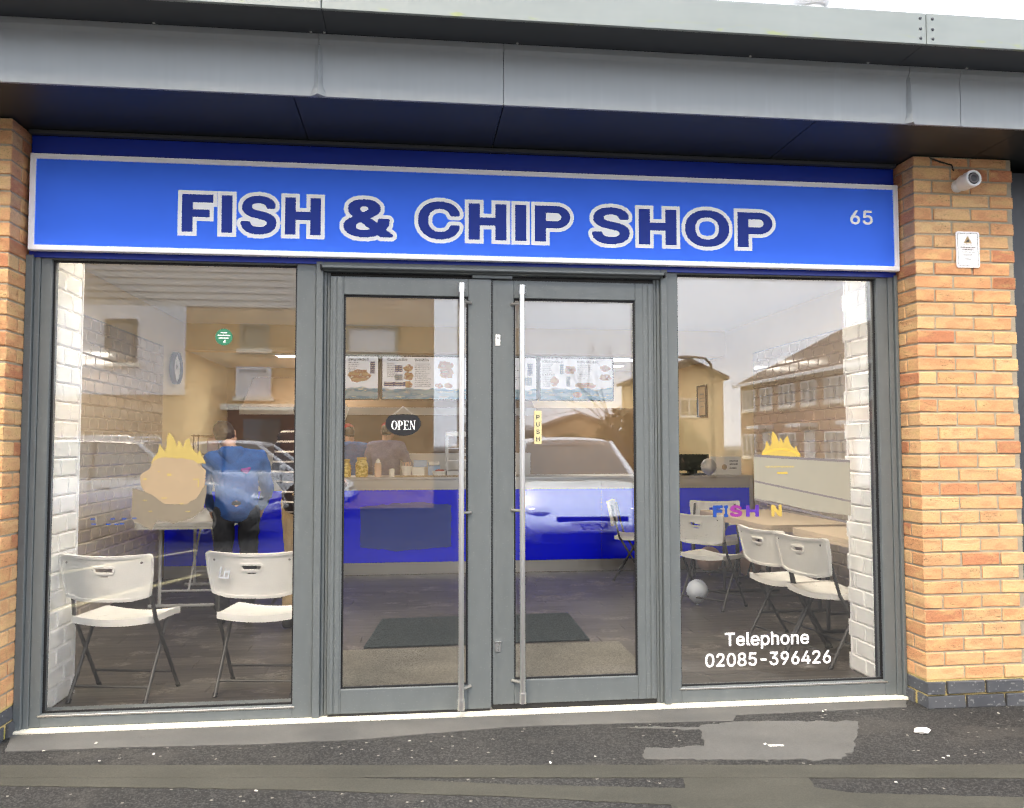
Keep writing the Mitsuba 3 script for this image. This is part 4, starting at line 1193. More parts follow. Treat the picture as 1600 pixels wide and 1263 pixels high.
def menu(key, x0, x1, heads, blocks, foods, wave, text, seed):
    label(key, text, 'menu board')
    add(key + '__casing', bx(x0 + 0.004, x1 - 0.004, MY, MY + 0.025, MZ0, MZ1, 0.003), 'black_plastic')
    scr = upright(ext(sbox(x0 + 0.018, MZ0 + 0.016, x1 - 0.018, MZ1 - 0.016), 0.002), 0, MY - 0.0002, 0)
    add(key + '__screen', mikit.ply(scr, 'menu_white', emitter={'type': 'area', 'radiance': rgb(0.026, 0.028, 0.032)}), None)
    w = x1 - x0
    X = lambda u: x0 + 0.018 + u * (w - 0.036)
    Zf = lambda v: MZ0 + 0.016 + v * (MZ1 - MZ0 - 0.032)
    y1_, y2_ = MY - 0.0022, MY - 0.0030
    top = [(X(u), Zf(wave + 0.02 * math.sin(u * 17 + seed) + 0.012 * math.sin(u * 41))) for u in np.linspace(0, 1, 40)]
    add(key + '__sea_print', upright(ext(Polygon([(X(0), Zf(0)), *top, (X(1), Zf(0))]), 0.0007), 0, y1_, 0), 'wave_print')
    for u0, u1, v0, v1, s in heads:
        add(key + '__heading', upright(ext(fit(text_poly(s, 1, True), X(u0), X(u1), Zf(v0), Zf(v1)), 0.0007), 0, y1_, 0), 'dark_print')
    r = np.random.default_rng(seed)
    dash = []
    for u0, u1, v0, v1, kind in blocks:
        if kind == 'text':
            v = v1
            while v > v0:
                u = u0
                end = u0 + (u1 - u0) * r.uniform(0.55, 1.0)
                while u < end - 0.008:
                    L = min(r.uniform(0.012, 0.045), end - u)
                    dash.append(sbox(X(u), Zf(v - 0.016), X(u + L), Zf(v))); u += L + 0.009
                v -= 0.044
        else:
            b = sbox(X(u0), Zf(v0), X(u1), Zf(v1))
            add(key + '__price_panel', upright(ext(b, 0.0007), 0, y1_, 0), 'menu_blue' if kind == 'navy' else 'box_blue')
            bars = [sbox(X(u0) + 0.008 + (0.5 * (u1 - u0) * (w - 0.036)) * c, Zf(v0 + 0.025 + i * 0.05), X(u0) + 0.008 + (0.5 * (u1 - u0) * (w - 0.036)) * c + 0.35 * (u1 - u0) * w, Zf(v0 + 0.045 + i * 0.05)) for i in range(int((v1 - v0) / 0.05)) for c in (0, 1)]
            add(key + '__price_print', upright(ext(union_all(bars).intersection(b), 0.0005), 0, y2_, 0), 'menu_white')
    if dash: add(key + '__text_print', upright(ext(MultiPolygon(dash), 0.0006), 0, y1_, 0), 'print_grey')
    for i, (u, v, ru, rv) in enumerate(foods):
        add(key + '__food_print', upright(ext(blobp(X(u), Zf(v), ru * w, rv * (MZ1 - MZ0), seed * 10 + i), 0.0006), 0, y2_ if wave > v else y1_, 0), 'food_print')


menu('menu_board', -1.33, -0.40, [(0.62, 0.88, 0.90, 0.96, 'SAUSAGES')], [(0.04, 0.36, 0.30, 0.86, 'text'), (0.62, 0.78, 0.60, 0.86, 'text'), (0.50, 0.56, 0.72, 0.90, 'navy'), (0.46, 0.58, 0.40, 0.68, 'navy'), (0.90, 0.96, 0.60, 0.88, 'navy')],
     [(0.76, 0.55, 0.13, 0.14)], 0.26, 'menu screen headed SAUSAGES, first on the left over the counter', 1)
menu('menu_board_001', -0.385, 0.545, [(0.06, 0.32, 0.90, 0.96, 'CHICKEN'), (0.42, 0.60, 0.90, 0.96, 'BURGERS')], [(0.06, 0.22, 0.50, 0.84, 'text'), (0.42, 0.66, 0.28, 0.84, 'text'), (0.16, 0.26, 0.64, 0.80, 'navy'), (0.16, 0.26, 0.44, 0.58, 'pale'), (0.02, 0.30, 0.30, 0.40, 'navy')],
     [(0.34, 0.73, 0.055, 0.08), (0.34, 0.54, 0.055, 0.08), (0.34, 0.34, 0.05, 0.07), (0.82, 0.80, 0.10, 0.10), (0.84, 0.62, 0.09, 0.11), (0.74, 0.32, 0.045, 0.05), (0.86, 0.32, 0.05, 0.05)], 0.24, 'menu screen with CHICKEN and BURGERS lists, second from the left', 2)
menu('menu_board_002', 0.56, 1.465, [(0.10, 0.34, 0.90, 0.96, 'FISH')], [(0.10, 0.36, 0.40, 0.84, 'text'), (0.50, 0.78, 0.40, 0.84, 'text'), (0.88, 0.95, 0.58, 0.88, 'navy'), (0.84, 0.94, 0.34, 0.54, 'pale')], [(0.44, 0.60, 0.07, 0.16)], 0.24, 'menu screen partly behind the right door handle, third from the left', 3)
menu('menu_board_003', 1.48, 2.395, [(0.03, 0.31, 0.89, 0.95, 'KIDS MEALS'), (0.51, 0.81, 0.89, 0.95, 'SIDE ORDERS'), (0.03, 0.20, 0.58, 0.63, 'EXTRAS')], [(0.03, 0.18, 0.66, 0.85, 'text'), (0.03, 0.16, 0.32, 0.54, 'text'), (0.51, 0.72, 0.50, 0.84, 'text'), (0.27, 0.32, 0.62, 0.86, 'pale'), (0.36, 0.41, 0.32, 0.56, 'pale')],
     [(0.41, 0.72, 0.07, 0.09), (0.19, 0.44, 0.05, 0.10), (0.62, 0.34, 0.13, 0.06), (0.90, 0.77, 0.07, 0.06), (0.90, 0.55, 0.08, 0.06), (0.51, 0.12, 0.06, 0.05)], 0.27, 'menu screen with KIDS MEALS and SIDE ORDERS, last on the right', 4)
add('menu_board__shelf_rail', bx(-1.33, 2.40, 5.431, 5.4345, 1.95, 2.44), 'black_plastic')
label('hanging_card', 'white card hanging under the first menu screen at the left door edge', 'card')
add('hanging_card', upright(ext(Polygon([(-0.845, 1.885), (-0.795, 1.885), (-0.740, 1.825), (-0.800, 1.655), (-0.845, 1.655)]), 0.002), 0, 5.38, 0), 'white_vinyl')
# hood and shelf behind the counter
label('extraction_hood', 'brown panelled extraction hood under the menu screens behind the counter', 'hood')
add('extraction_hood__canopy', man(m3.Manifold.hull_points(np.array([(-2.2, 6.55, 1.86), (1.6, 6.55, 1.86), (-2.2, YB - 0.03, 1.86), (1.6, YB - 0.03, 1.86), (-2.1, 6.85, 2.30), (1.5, 6.85, 2.30), (-2.1, YB - 0.03, 2.30), (1.5, YB - 0.03, 2.30)], np.float32))), 'timber_brown')
add('extraction_hood__lip', bx(-2.21, 1.61, 6.53, 6.549, 1.80, 1.90, 0.002), 'steel_brushed')
label('fryer_range', 'steel fryer range against the back wall behind the staff', 'fryer')
add('fryer_range__cabinet', bx(-2.2, 1.6, 6.75, YB - 0.025, 0.03, 0.90, 0.005), 'steel_brushed')
add('fryer_range__glass_back', bx(-2.2, 1.6, 7.0, 7.02, 0.901, 1.30, 0.003), 'steel_brushed')
for j in range(4):
    add('fryer_range__door', bx(-2.15 + 0.94 * j, -1.28 + 0.94 * j, 6.735, 6.7495, 0.12, 0.80, 0.003), 'steel')

# clock, picture, hanging plant stand
label('wall_clock', 'round white wall clock with a grey rim on the left wall', 'clock')


def side(m, x, y, z, face):
    """A disc or panel lying in the xy plane (thickness +z) turned to look along face*x."""
    m = m.copy()
    m.apply_transform(np.array([[0, 0, face, x], [-face, 0, 0, y], [0, 1, 0, z], [0, 0, 0, 1.0]]))
    return m


cx_, cy_, cz_ = XL + 0.003, 5.02, 2.245
add('wall_clock__rim', side(lathe([(0.150, 0), (0.175, 0), (0.175, 0.045), (0.160, 0.050), (0.150, 0.040)], 40), cx_, cy_, cz_, 1), 'decal_grey', smooth=40)
add('wall_clock__face', side(lathe([(0, 0), (0.1505, 0), (0.1505, 0.022), (0, 0.022)], 40), cx_, cy_, cz_, 1), 'white_paint', smooth=40)
hands = [LineString([(0, -0.02), (0.0, 0.11)]).buffer(0.004), LineString([(0.012, -0.01), (-0.068, 0.045)]).buffer(0.005)]
for i, h in enumerate(hands):
    add('wall_clock__hand', side(ext(h, 0.001), cx_ + 0.0225 + 0.001 * i, cy_, cz_, 1), 'black_plastic')
tk = union_all([affinity.rotate(sbox(-0.003, 0.125, 0.003, 0.142), 30 * i, origin=(0, 0)) for i in range(12)])
add('wall_clock__marks', side(ext(tk, 0.0006), cx_ + 0.0222, cy_, cz_, 1), 'black_plastic')
label('framed_certificate', 'dark framed certificate on the cream right wall', 'picture')
fx, fy, fz = XR - 0.002, 6.25, 1.985
fo = sbox(-0.17, -0.21, 0.17, 0.21)
add('framed_certificate__frame', side(ext(fo.difference(fo.buffer(-0.022, join_style=2)), 0.02), fx, fy, fz, -1), 'black_plastic')
add('framed_certificate__paper', side(ext(fo.buffer(-0.0225, join_style=2), 0.008), fx, fy, fz, -1), 'decal_tan')
add('framed_certificate__print', side(ext(union_all([sbox(-0.08, 0.08, 0.08, 0.10), sbox(-0.10, 0.03, 0.10, 0.04), sbox(-0.09, -0.01, 0.09, 0.0), sbox(-0.06, -0.08, 0.06, -0.07)]), 0.0006), fx - 0.008, fy, fz, -1), 'decal_grey')
label('wire_rack', 'small brown wire rack with a pale packet standing on the left end of the counter', 'rack')
for dx in (0.0, 0.26):
    for dy in (0.0, 0.2):
        add('wire_rack__post', tube([(-2.35 + dx, 4.9 + dy, ZC), (-2.35 + dx, 4.9 + dy, ZC + 0.46)], 0.008, 8), 'timber_brown', smooth=50)
for zz in (0.05, 0.24, 0.44):
    add('wire_rack__shelf', bx(-2.37, -2.07, 4.88, 5.12, ZC + zz, ZC + zz + 0.012, 0.002), 'timber_brown')
add('wire_rack__packet', bx(-2.22, -2.08, 4.92, 5.06, ZC + 0.2525, ZC + 0.43, 0.02), 'sauce_pink')

# ------------------------------------------------------------------ litter
lr = np.random.default_rng(31)


def scrap(key, x, y, r, text, seed):
    rr_ = np.random.default_rng(seed)
    pts = rr_.normal(0, 1, (26, 3)); pts /= np.linalg.norm(pts, axis=1, keepdims=True)
    pts *= rr_.uniform(0.4, 1.0, (26, 1)) * np.array([r * 1.3, r * 0.9, r * 0.55])
    m = trimesh.convex.convex_hull(pts)
    v, f = trimesh.remesh.subdivide(m.vertices, m.faces); v, f = trimesh.remesh.subdivide(v, f)
    v = v * (0.72 + 0.5 * meshkit.fbm(v / r * 1.7 + seed, 3))[:, None]
    v[:, 2] -= v[:, 2].min()
    add(key, trimesh.Trimesh(v + np.array([x, y, 0.0]), f, process=False), 'litter_white')
    label(key, text, 'litter')


scrap('paper_scrap', 2.452, -0.545, 0.040, 'crumpled white paper on the tarmac before the right pier', 3)
pp_ = [(1.636, -0.618), (1.712, -0.626), (1.706, -0.640), (1.64, -0.640)]
add('paper_strip', sheet(wob(pp_, 0.001, 6, 0.02), 0.0037, 0.0012), 'litter_white')
label('paper_strip', 'flat white strip of paper lying on the grey patch', 'litter')
for i, (px, py) in enumerate(((150, 1163), (155, 1191), (640, 1160), (1195, 1166), (1286, 1115), (1482, 1185), (1474, 1188), (400, 1238), (1400, 1226), (68, 1175), (240, 1180), (930, 1185), (860, 1195), (1290, 1112), (1560, 1118))):
    d = _f + _r * (px - 800) / FOCAL - _u * (py - 631.5) / FOCAL
    g = EYE + d * (-EYE[2] / d[2])
    r = lr.uniform(0.004, 0.008)
    m = bx(-r, r, -r * 0.6, r * 0.6, 0, r * 0.5, r * 0.2)
    m.vertices += lr.normal(0, r * 0.15, m.vertices.shape)
    m = move(m, (g[0], g[1], 0.0065), rz=lr.uniform(0, 3))
    add('stone_chip', m, 'litter_white')
    label(list(scene)[-1], 'small pale chip of stone lying on the tarmac', 'stone', 'pale stone chips on the tarmac')
# ------------------------------------------------------------------ people
def sph(c, r):
    return m3.Manifold.sphere(float(r), 20).translate([float(x) for x in c])


def chain(pts, rs):
    s = [sph(p, r) for p, r in zip(pts, rs)]
    return [m3.Manifold.batch_hull([a, b]) for a, b in zip(s[:-1], s[1:])]


def blend(pieces, edge=0.03, it=8):
    m = m3.Manifold.batch_boolean(pieces, m3.OpType.Add).refine_to_length(edge)
    t = man(m)
    t.merge_vertices()
    if it: trimesh.smoothing.filter_taubin(t, lamb=0.5, nu=0.53, iterations=it)
    return t


def hand(wrist, fdir, ndir, s, side_, curl=0.5):
    """Palm, four fingers and a thumb; fdir along the fingers, ndir out of the palm."""
    f = np.array(fdir, float); f /= np.linalg.norm(f)
    n = np.array(ndir, float); n -= f * (n @ f); n /= np.linalg.norm(n)
    a = np.cross(f, n) * side_
    w = np.array(wrist, float)
    P_ = lambda u, v, q: w + s * (f * u + a * v + n * q)
    out = [m3.Manifold.batch_hull([sph(P_(0, 0.018, 0), 0.020 * s), sph(P_(0, -0.018, 0), 0.020 * s), sph(P_(0.085, 0.032, 0), 0.013 * s), sph(P_(0.082, -0.034, 0), 0.012 * s)])]
    for v, L in ((0.033, 0.072), (0.011, 0.080), (-0.012, 0.074), (-0.034, 0.058)):
        p0 = P_(0.080, v, 0)
        p1 = p0 + s * L * 0.45 * (f * math.cos(curl * 0.6) + n * math.sin(curl * 0.6))
        p2 = p1 + s * L * 0.32 * (f * math.cos(curl * 1.3) + n * math.sin(curl * 1.3))
        p3 = p2 + s * L * 0.25 * (f * math.cos(curl * 1.9) + n * math.sin(curl * 1.9))
        out += chain([p0, p1, p2, p3], [0.0098 * s, 0.009 * s, 0.0083 * s, 0.0072 * s])
    t0 = P_(0.022, 0.026, 0.006)
    t1 = t0 + s * 0.036 * (f * 0.6 + a * 0.75 + n * 0.25)
    t2 = t1 + s * 0.030 * (f * 0.85 + a * 0.25 + n * 0.45)
    out += chain([t0, t1, t2], [0.014 * s, 0.011 * s, 0.009 * s])
    return out


def person(key, text, at, turn, H, top, legs, pose, hair='hair_dark', cap=None, group=None, sleeve='long'):
    """pose: joint overrides in a body frame (x to the person's right, y forward, z up) for a 1.75 m person."""
    J = dict(head=(0, 0.035, 1.615), neck=(0, -0.005, 1.47), chest=(0, 0, 1.28), waist=(0, 0.005, 1.06), hip=(0, 0, 0.95),
             shL=(-0.185, -0.01, 1.415), shR=(0.185, -0.01, 1.415), elL=(-0.245, -0.04, 1.13), elR=(0.245, -0.04, 1.13), wrL=(-0.25, 0.09, 0.90), wrR=(0.25, 0.09, 0.90),
             hpL=(-0.095, 0, 0.92), hpR=(0.095, 0, 0.92), knL=(-0.105, 0.03, 0.50), knR=(0.105, 0.03, 0.50), anL=(-0.105, -0.02, 0.09), anR=(0.105, -0.02, 0.09))
    J.update(pose)
    s = H / 1.75
    J = {k: np.array(v, float) * s for k, v in J.items()}
    lift = np.array([0, 0, 0.0])
    R = trimesh.transformations.rotation_matrix(turn, (0, 0, 1))
    R[:3, 3] = at

    def put(name, m, mt, smooth=True):
        m.apply_transform(R)
        add(key + name, m, mt, smooth=smooth)
    hd, up = J['head'], (J['head'] - J['neck']) / np.linalg.norm(J['head'] - J['neck'])
    fw = np.array([0, 1.0, 0]) - up * up[1]; fw /= np.linalg.norm(fw)
    rt = np.cross(fw, up)
    Hd = lambda x, y, z: hd + s * (rt * x + fw * y + up * z)
    body = []
    # head: cranium, jaw, nose, brow, ears
    body.append(m3.Manifold.batch_hull([sph(Hd(0, -0.015, 0.045), 0.078 * s), sph(Hd(0, -0.028, 0.015), 0.076 * s), sph(Hd(0, 0.030, 0.030), 0.068 * s)]))
    body.append(m3.Manifold.batch_hull([sph(Hd(0.030, 0.030, -0.030), 0.045 * s), sph(Hd(-0.030, 0.030, -0.030), 0.045 * s), sph(Hd(0, 0.058, -0.080), 0.024 * s), sph(Hd(0, 0.035, 0.03), 0.062 * s)]))
    body.append(m3.Manifold.batch_hull([sph(Hd(0, 0.092, 0.018), 0.008 * s), sph(Hd(0.012, 0.098, -0.022), 0.009 * s), sph(Hd(-0.012, 0.098, -0.022), 0.009 * s), sph(Hd(0, 0.110, -0.020), 0.008 * s)]))
    body.append(m3.Manifold.batch_hull([sph(Hd(0.022, 0.084, -0.052), 0.007 * s), sph(Hd(-0.022, 0.084, -0.052), 0.007 * s), sph(Hd(0, 0.089, -0.052), 0.009 * s)]))
    for q in (-1, 1):
        body.append(m3.Manifold.batch_hull([sph(Hd(0.076 * q, -0.006, 0.022), 0.013 * s), sph(Hd(0.074 * q, 0.0, -0.022), 0.009 * s), sph(Hd(0.082 * q, -0.014, 0.010), 0.010 * s)]))
    body += chain([J['neck'] - np.array([0, 0.0, 0.05]) * s, Hd(0, -0.02, -0.035)], [0.062 * s, 0.055 * s])
    body += chain([J['shL'], J['elL'], J['wrL']], [0.046 * s, 0.037 * s, 0.026 * s]) + chain([J['shR'], J['elR'], J['wrR']], [0.046 * s, 0.037 * s, 0.026 * s])
    body.append(m3.Manifold.batch_hull([sph(J['shL'], 0.055 * s), sph(J['shR'], 0.055 * s), sph(J['chest'], 0.11 * s), sph(J['neck'] - np.array([0, 0, 0.04]) * s, 0.055 * s)]))
    body += chain([J['chest'], J['waist'], J['hip']], [0.11 * s, 0.105 * s, 0.11 * s])
    for q in 'LR':
        body += chain([J['hp' + q], J['kn' + q], J['an' + q]], [0.075 * s, 0.050 * s, 0.036 * s])
        fd = J['wr' + q] - J['el' + q]
        body += hand(J['wr' + q], fd, np.array([0.85 if q == 'L' else -0.85, 0.0, -0.35]) if abs(fd[2]) > 0.12 * s else np.array([0, 0, -1.0]), s, 1 if q == 'L' else -1, 0.5)
    put('__body', blend(body, 0.012, 6), 'skin')
    # top
    tp = []
    g = 0.020 * s
    tp.append(m3.Manifold.batch_hull([sph(J['shL'] + [0.01 * s, 0, 0], 0.068 * s), sph(J['shR'] - [0.01 * s, 0, 0], 0.068 * s), sph(J['chest'] + [0.07 * s, 0, 0], 0.118 * s), sph(J['chest'] - [0.07 * s, 0, 0], 0.118 * s), sph(J['neck'] - np.array([0, 0.005, 0.035]) * s, 0.070 * s)]))
    tp.append(m3.Manifold.batch_hull([sph(J['chest'] + [0.07 * s, 0, 0], 0.118 * s), sph(J['chest'] - [0.07 * s, 0, 0], 0.118 * s), sph(J['waist'] + [0.06 * s, 0, 0], 0.112 * s), sph(J['waist'] - [0.06 * s, 0, 0], 0.112 * s)]))
    tp.append(m3.Manifold.batch_hull([sph(J['waist'] + [0.06 * s, 0, 0], 0.112 * s), sph(J['waist'] - [0.06 * s, 0, 0], 0.112 * s), sph(J['hip'] + [0.06 * s, 0, -0.01 * s], 0.116 * s), sph(J['hip'] - [0.06 * s, 0, 0.01 * s], 0.116 * s)]))
    for q in 'LR':
        e = J['el' + q] if sleeve == 'short' else J['wr' + q] - 0.02 * s * (J['wr' + q] - J['el' + q]) / np.linalg.norm(J['wr' + q] - J['el' + q])
        if sleeve == 'short':
            tp += chain([J['sh' + q], J['sh' + q] * 0.25 + J['el' + q] * 0.75], [0.070 * s, 0.058 * s])
        else:
            tp += chain([J['sh' + q], J['el' + q], e], [0.068 * s, 0.056 * s, 0.042 * s])
    m = blend(tp, 0.020, 7)
    v = m.vertices
    fold = meshkit.fbm(np.stack([v[:, 0] * 9, v[:, 1] * 9, v[:, 2] * 15], 1) / s, 3, 4) - 0.5
    m.vertices = v + m.vertex_normals * (fold * 0.030 * s)[:, None]
    put('__top', m, top)
    lg = [m3.Manifold.batch_hull([sph(J['hpL'], 0.098 * s), sph(J['hpR'], 0.098 * s), sph(J['hip'], 0.112 * s)])]
    for q in 'LR':
        lg += chain([J['hp' + q], J['kn' + q], J['an' + q] + [0, 0, 0.02 * s]], [0.096 * s, 0.070 * s, 0.056 * s])
    m = blend(lg, 0.020, 6)
    v = m.vertices
    fold = meshkit.fbm(np.stack([v[:, 0] * 10, v[:, 1] * 10, v[:, 2] * 20], 1) / s, 3, 8) - 0.5
    m.vertices = v + m.vertex_normals * (fold * 0.026 * s)[:, None]
    put('__trousers', m, legs)
    for q in 'LR':
        a = J['an' + q]
        sh = m3.Manifold.batch_hull([sph((a[0], a[1] - 0.035 * s, 0.036 * s), 0.035 * s), sph((a[0], a[1] + 0.13 * s, 0.030 * s), 0.028 * s), sph((a[0], a[1] + 0.10 * s, 0.034 * s), 0.034 * s), sph((a[0], a[1] - 0.01 * s, 0.085 * s), 0.040 * s)]).trim_by_plane([0, 0, 1], 0.004)
        put('__shoe', blend([sh], 0.02, 3), 'black_plastic')
    if cap:
        cp = m3.Manifold.batch_hull([sph(Hd(0, -0.018, 0.055), 0.085 * s), sph(Hd(0, 0.022, 0.048), 0.080 * s)]).trim_by_plane([float(x) for x in up], float(up @ Hd(0, 0, 0.040)))
        bill = m3.Manifold.batch_hull([sph(Hd(0.055, 0.075, 0.046), 0.006 * s), sph(Hd(-0.055, 0.075, 0.046), 0.006 * s), sph(Hd(0.030, 0.150, 0.030), 0.006 * s), sph(Hd(-0.030, 0.150, 0.030), 0.006 * s)])
        put('__cap', blend([cp, bill], 0.015, 3), cap)
        hb = m3.Manifold.batch_hull([sph(Hd(0, -0.030, 0.025), 0.079 * s), sph(Hd(0, -0.040, -0.030), 0.060 * s)]).trim_by_plane([-float(x) for x in fw], float(-fw @ Hd(0, -0.01, 0)))
        put('__hair', blend([hb], 0.015, 3), hair)
    else:
        hb = m3.Manifold.batch_hull([sph(Hd(0, -0.020, 0.058), 0.084 * s), sph(Hd(0, -0.036, 0.010), 0.083 * s), sph(Hd(0, 0.030, 0.060), 0.066 * s)]) - m3.Manifold.batch_hull([sph(Hd(0, 0.10, -0.03), 0.075 * s), sph(Hd(0, 0.16, 0.0), 0.09 * s)])
        m = blend([hb], 0.012, 4)
        v = m.vertices
        m.vertices = v + m.vertex_normals * ((meshkit.fbm(v * 60 / s, 3, 3) - 0.4) * 0.016 * s)[:, None]
        put('__hair', m, hair)
    label(key, text, 'person', group)
    return R, J, s


ZP = ZF + 0.002
# leaning over the left table, seen from behind
R_, J_, s_ = person('person', 'person in a blue hooded top leaning over the left table, seen from behind', (-1.37, 2.34, ZP), 0.18, 1.62, 'denim_blue', 'dark_trouser',
       dict(head=(-0.10, 0.20, 1.555), neck=(-0.045, 0.13, 1.43), chest=(-0.01, 0.10, 1.24), waist=(0, 0.03, 1.04), shL=(-0.21, 0.12, 1.365), shR=(0.185, 0.10, 1.375), elL=(-0.27, 0.26, 1.10), elR=(0.25, 0.22, 1.09), wrL=(-0.22, 0.46, 0.92), wrR=(0.20, 0.45, 0.92)))
hood = m3.Manifold.batch_hull([sph(J_['neck'] + np.array([-0.06, -0.045, -0.01]) * s_, 0.052 * s_), sph(J_['neck'] + np.array([0.06, -0.045, -0.01]) * s_, 0.052 * s_), sph(J_['neck'] + np.array([0, -0.085, -0.10]) * s_, 0.040 * s_)])
m = blend([hood], 0.015, 4); m.apply_transform(R_); add('person__hood', m, 'denim_blue', smooth=True)
bb = m3.Manifold.batch_hull([sph(J_['chest'] + np.array([0.05, -0.118, 0.03]) * s_, 0.012), sph(J_['chest'] + np.array([0.11, -0.112, 0.045]) * s_, 0.010), sph(J_['chest'] + np.array([0.085, -0.116, 0.005]) * s_, 0.010)])
m = blend([bb], 0.01, 2); m.apply_transform(R_); add('person__back_badge', m, 'decal_magenta', smooth=True)
person('person_001', 'person in a dark jumper with white stripes and khaki trousers beside the left door frame', (-0.820, 2.05, ZP), -0.55, 1.76, 'striped_knit', 'khaki', dict(wrL=(-0.19, 0.16, 0.95), elL=(-0.225, -0.03, 1.15), wrR=(0.12, 0.24, 1.10), elR=(0.20, 0.0, 1.13), shL=(-0.175, 0, 1.41), shR=(0.165, 0.02, 1.41)))
person('person_002', 'person in a blue top and red cap behind the counter, left of the two', (-0.775, 6.10, ZP), 0.5, 1.66, 'staff_blue', 'dark_trouser', dict(wrL=(-0.16, 0.30, 1.06), wrR=(0.16, 0.30, 1.06), elL=(-0.26, 0.04, 1.13), elR=(0.26, 0.04, 1.13), head=(0, 0.075, 1.595)), cap='cap_red')
person('person_003', 'person in a mauve grey top and red cap behind the counter near the OPEN sign', (-0.335, 5.95, ZP), -0.25, 1.68, 'shirt_mauve', 'dark_trouser', dict(wrL=(-0.18, 0.30, 1.05), wrR=(0.22, 0.28, 1.06), elL=(-0.27, 0.04, 1.13), elR=(0.30, 0.02, 1.14), head=(0.0, 0.06, 1.60)), cap='cap_red')

# ------------------------------------------------------------------ cars in the car park (seen mirrored in the glass)
pr('paint_pale_blue', (0.82, 0.87, 0.92), 0.36, metal=0.75, clearcoat=1.0, clearcoat_gloss=0.95)
pr('paint_silver', (0.46, 0.48, 0.50), 0.30, metal=0.5, clearcoat=1.0, clearcoat_gloss=0.95)
pr('paint_white', (0.78, 0.79, 0.80), 0.30, clearcoat=1.0, clearcoat_gloss=0.95)
pr('car_glass', (0.075, 0.095, 0.105), 0.05, spec=1.0)
pr('tyre', (0.015, 0.015, 0.015), 0.8)
pr('tail_red', (0.55, 0.02, 0.02), 0.15)
pr('head_lamp', (0.75, 0.78, 0.80), 0.08, metal=0.6)
pr('plate_white', (0.75, 0.75, 0.72), 0.4)


def loft(sections, cap=True):
    S_ = np.array(sections, float)
    n, m_ = S_.shape[:2]
    v = S_.reshape(-1, 3)
    f = []
    for i in range(n - 1):
        for j in range(m_):
            k = (j + 1) % m_
            f += [[i * m_ + j, i * m_ + k, (i + 1) * m_ + k], [i * m_ + j, (i + 1) * m_ + k, (i + 1) * m_ + j]]
    if cap:
        v = np.vstack([v, S_[0].mean(0), S_[-1].mean(0)])
        for j in range(m_):
            k = (j + 1) % m_
            f += [[n * m_, k, j], [n * m_ + 1, (n - 1) * m_ + j, (n - 1) * m_ + k]]
    t = trimesh.Trimesh(v, f, process=True)
    t.fix_normals()
    return t


